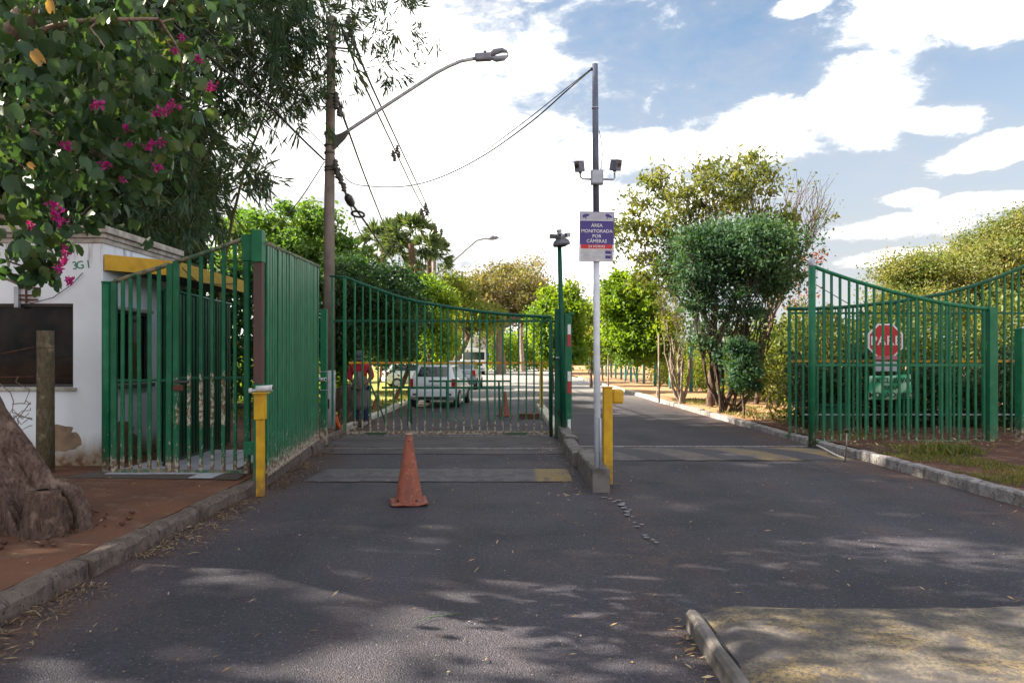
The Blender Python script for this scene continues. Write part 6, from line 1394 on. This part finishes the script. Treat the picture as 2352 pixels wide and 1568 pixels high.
skin_mesh('trousers', [(B3(0, 0, .92), .15), (B3(-.09, 0, .82), .125), (B3(-.10, -.02, .48), .090), (B3(-.11, .03, .10), .072), (B3(.09, 0, .82), .125), (B3(.10, -.04, .48), .090), (B3(.11, .01, .10), .072)], [(0, 1), (1, 2), (2, 3), (0, 4), (4, 5), (5, 6)], JEAN, pr)
mb = MB(); nx = 14; rows = [(1.22, .10, -.215), (1.05, .15, -.215), (.90, .185, -.205), (.70, .20, -.185), (.48, .205, -.17), (.36, .20, -.165)]
for j, (z, w_, y) in enumerate(rows):
    for i in range(nx + 1): a = (i / nx - .5) * 2; mb.v.append(B3(a * w_, y + .16 * a * a + .012 * math.sin(i * 1.7 + j), z))
for j in range(len(rows) - 1):
    for i in range(nx): a = j * (nx + 1) + i; mb.f.append((a, a + 1, a + nx + 2, a + nx + 1)); mb.sm.append(True)
o = mb.build('apron', APR, pr); sdf = o.modifiers.new('t', 'SOLIDIFY'); sdf.thickness = .012
M = Matrix.Translation(B3(0, -.185, 1.575)) @ Matrix.Rotation(R(28), 4, 'X')
MB().lathe([(.103, -.03), (.108, .0), (.104, .04), (.085, .08), (.05, .10), (.01, .108)], (0, 0, 0), 22, M).build('cap', CAP, pr)
MB().prism([(-.075, -.012), (.075, -.012), (.07, -.002), (-.07, -.002)], -.19, -.08, M).build('cap_peak', CAP, pr, .003)
for s_ in (-1, 1): MB().path([B3(s_ * .09, -.185, 1.50), B3(s_ * .10, -.18, 1.54)], .014, 6).build('ear', SKIN, pr)
MB().path([B3(0, -.262, 1.50), B3(0, -.29, 1.46), B3(0, -.262, 1.455)], .012, 6).build('nose', SKIN, pr)
for s_ in (-1, 1):
    MB().path([B3(s_ * .033, -.27, 1.515), B3(s_ * .033, -.279, 1.512)], .010, 8).build('eye', BLACK, pr)
    MB().path([B3(s_ * .11, .06, .045), B3(s_ * .11, -.05, .045), B3(s_ * .12, -.16, .035)], [.045, .05, .035], 10).build('shoe', simple('grey_shoe', (.30, .30, .32), None, 20, .8, 0) if 'grey_shoe' not in bpy.data.materials else bpy.data.materials['grey_shoe'], pr)
MB().path([B3(-.02, -.262, 1.435), B3(.02, -.262, 1.435)], .006, 6).build('mouth', simple('lips', (.20, .06, .05), None, 10, .6, 0), pr)
o = MB().path([B3(-.05, -.31, .83), B3(.0, -.32, .80), B3(.05, -.31, .84)], .02, 7).build('dark_cloth', BLACK); tag(o, 'small dark thing held between the hands of the person', 'cloth')

# red-brown building far behind the lawn
hb = empty('low_building', (-19, 46, 0), 'low brick-red building glimpsed beyond the lawn behind the pedestrian gate', 'building')
BRK = simple('terracotta_wall', (.36, .16, .09), (.28, .12, .07), 2, .9, .2)
MB().box(-26, -13.2, 46, 52, 0, 2.7).build('wall', BRK, hb); MB().box(-26.4, -12.8, 45.6, 52.4, 2.72, 2.95).build('roof', simple('dark_roof', (.05, .045, .045), None, 3, .9, .2), hb)
MB().box(-26.02, -13.18, 45.93, 45.99, 1.5, 1.7).build('cream_band', CORNICE, hb)
for x in (-22, -18.5, -15.5): MB().box(x, x + 1.2, 45.90, 45.96, .9, 1.45).build('window', GLASS, hb)
print('TRIS', sum(len(m_.polygons) for m_ in bpy.data.meshes))
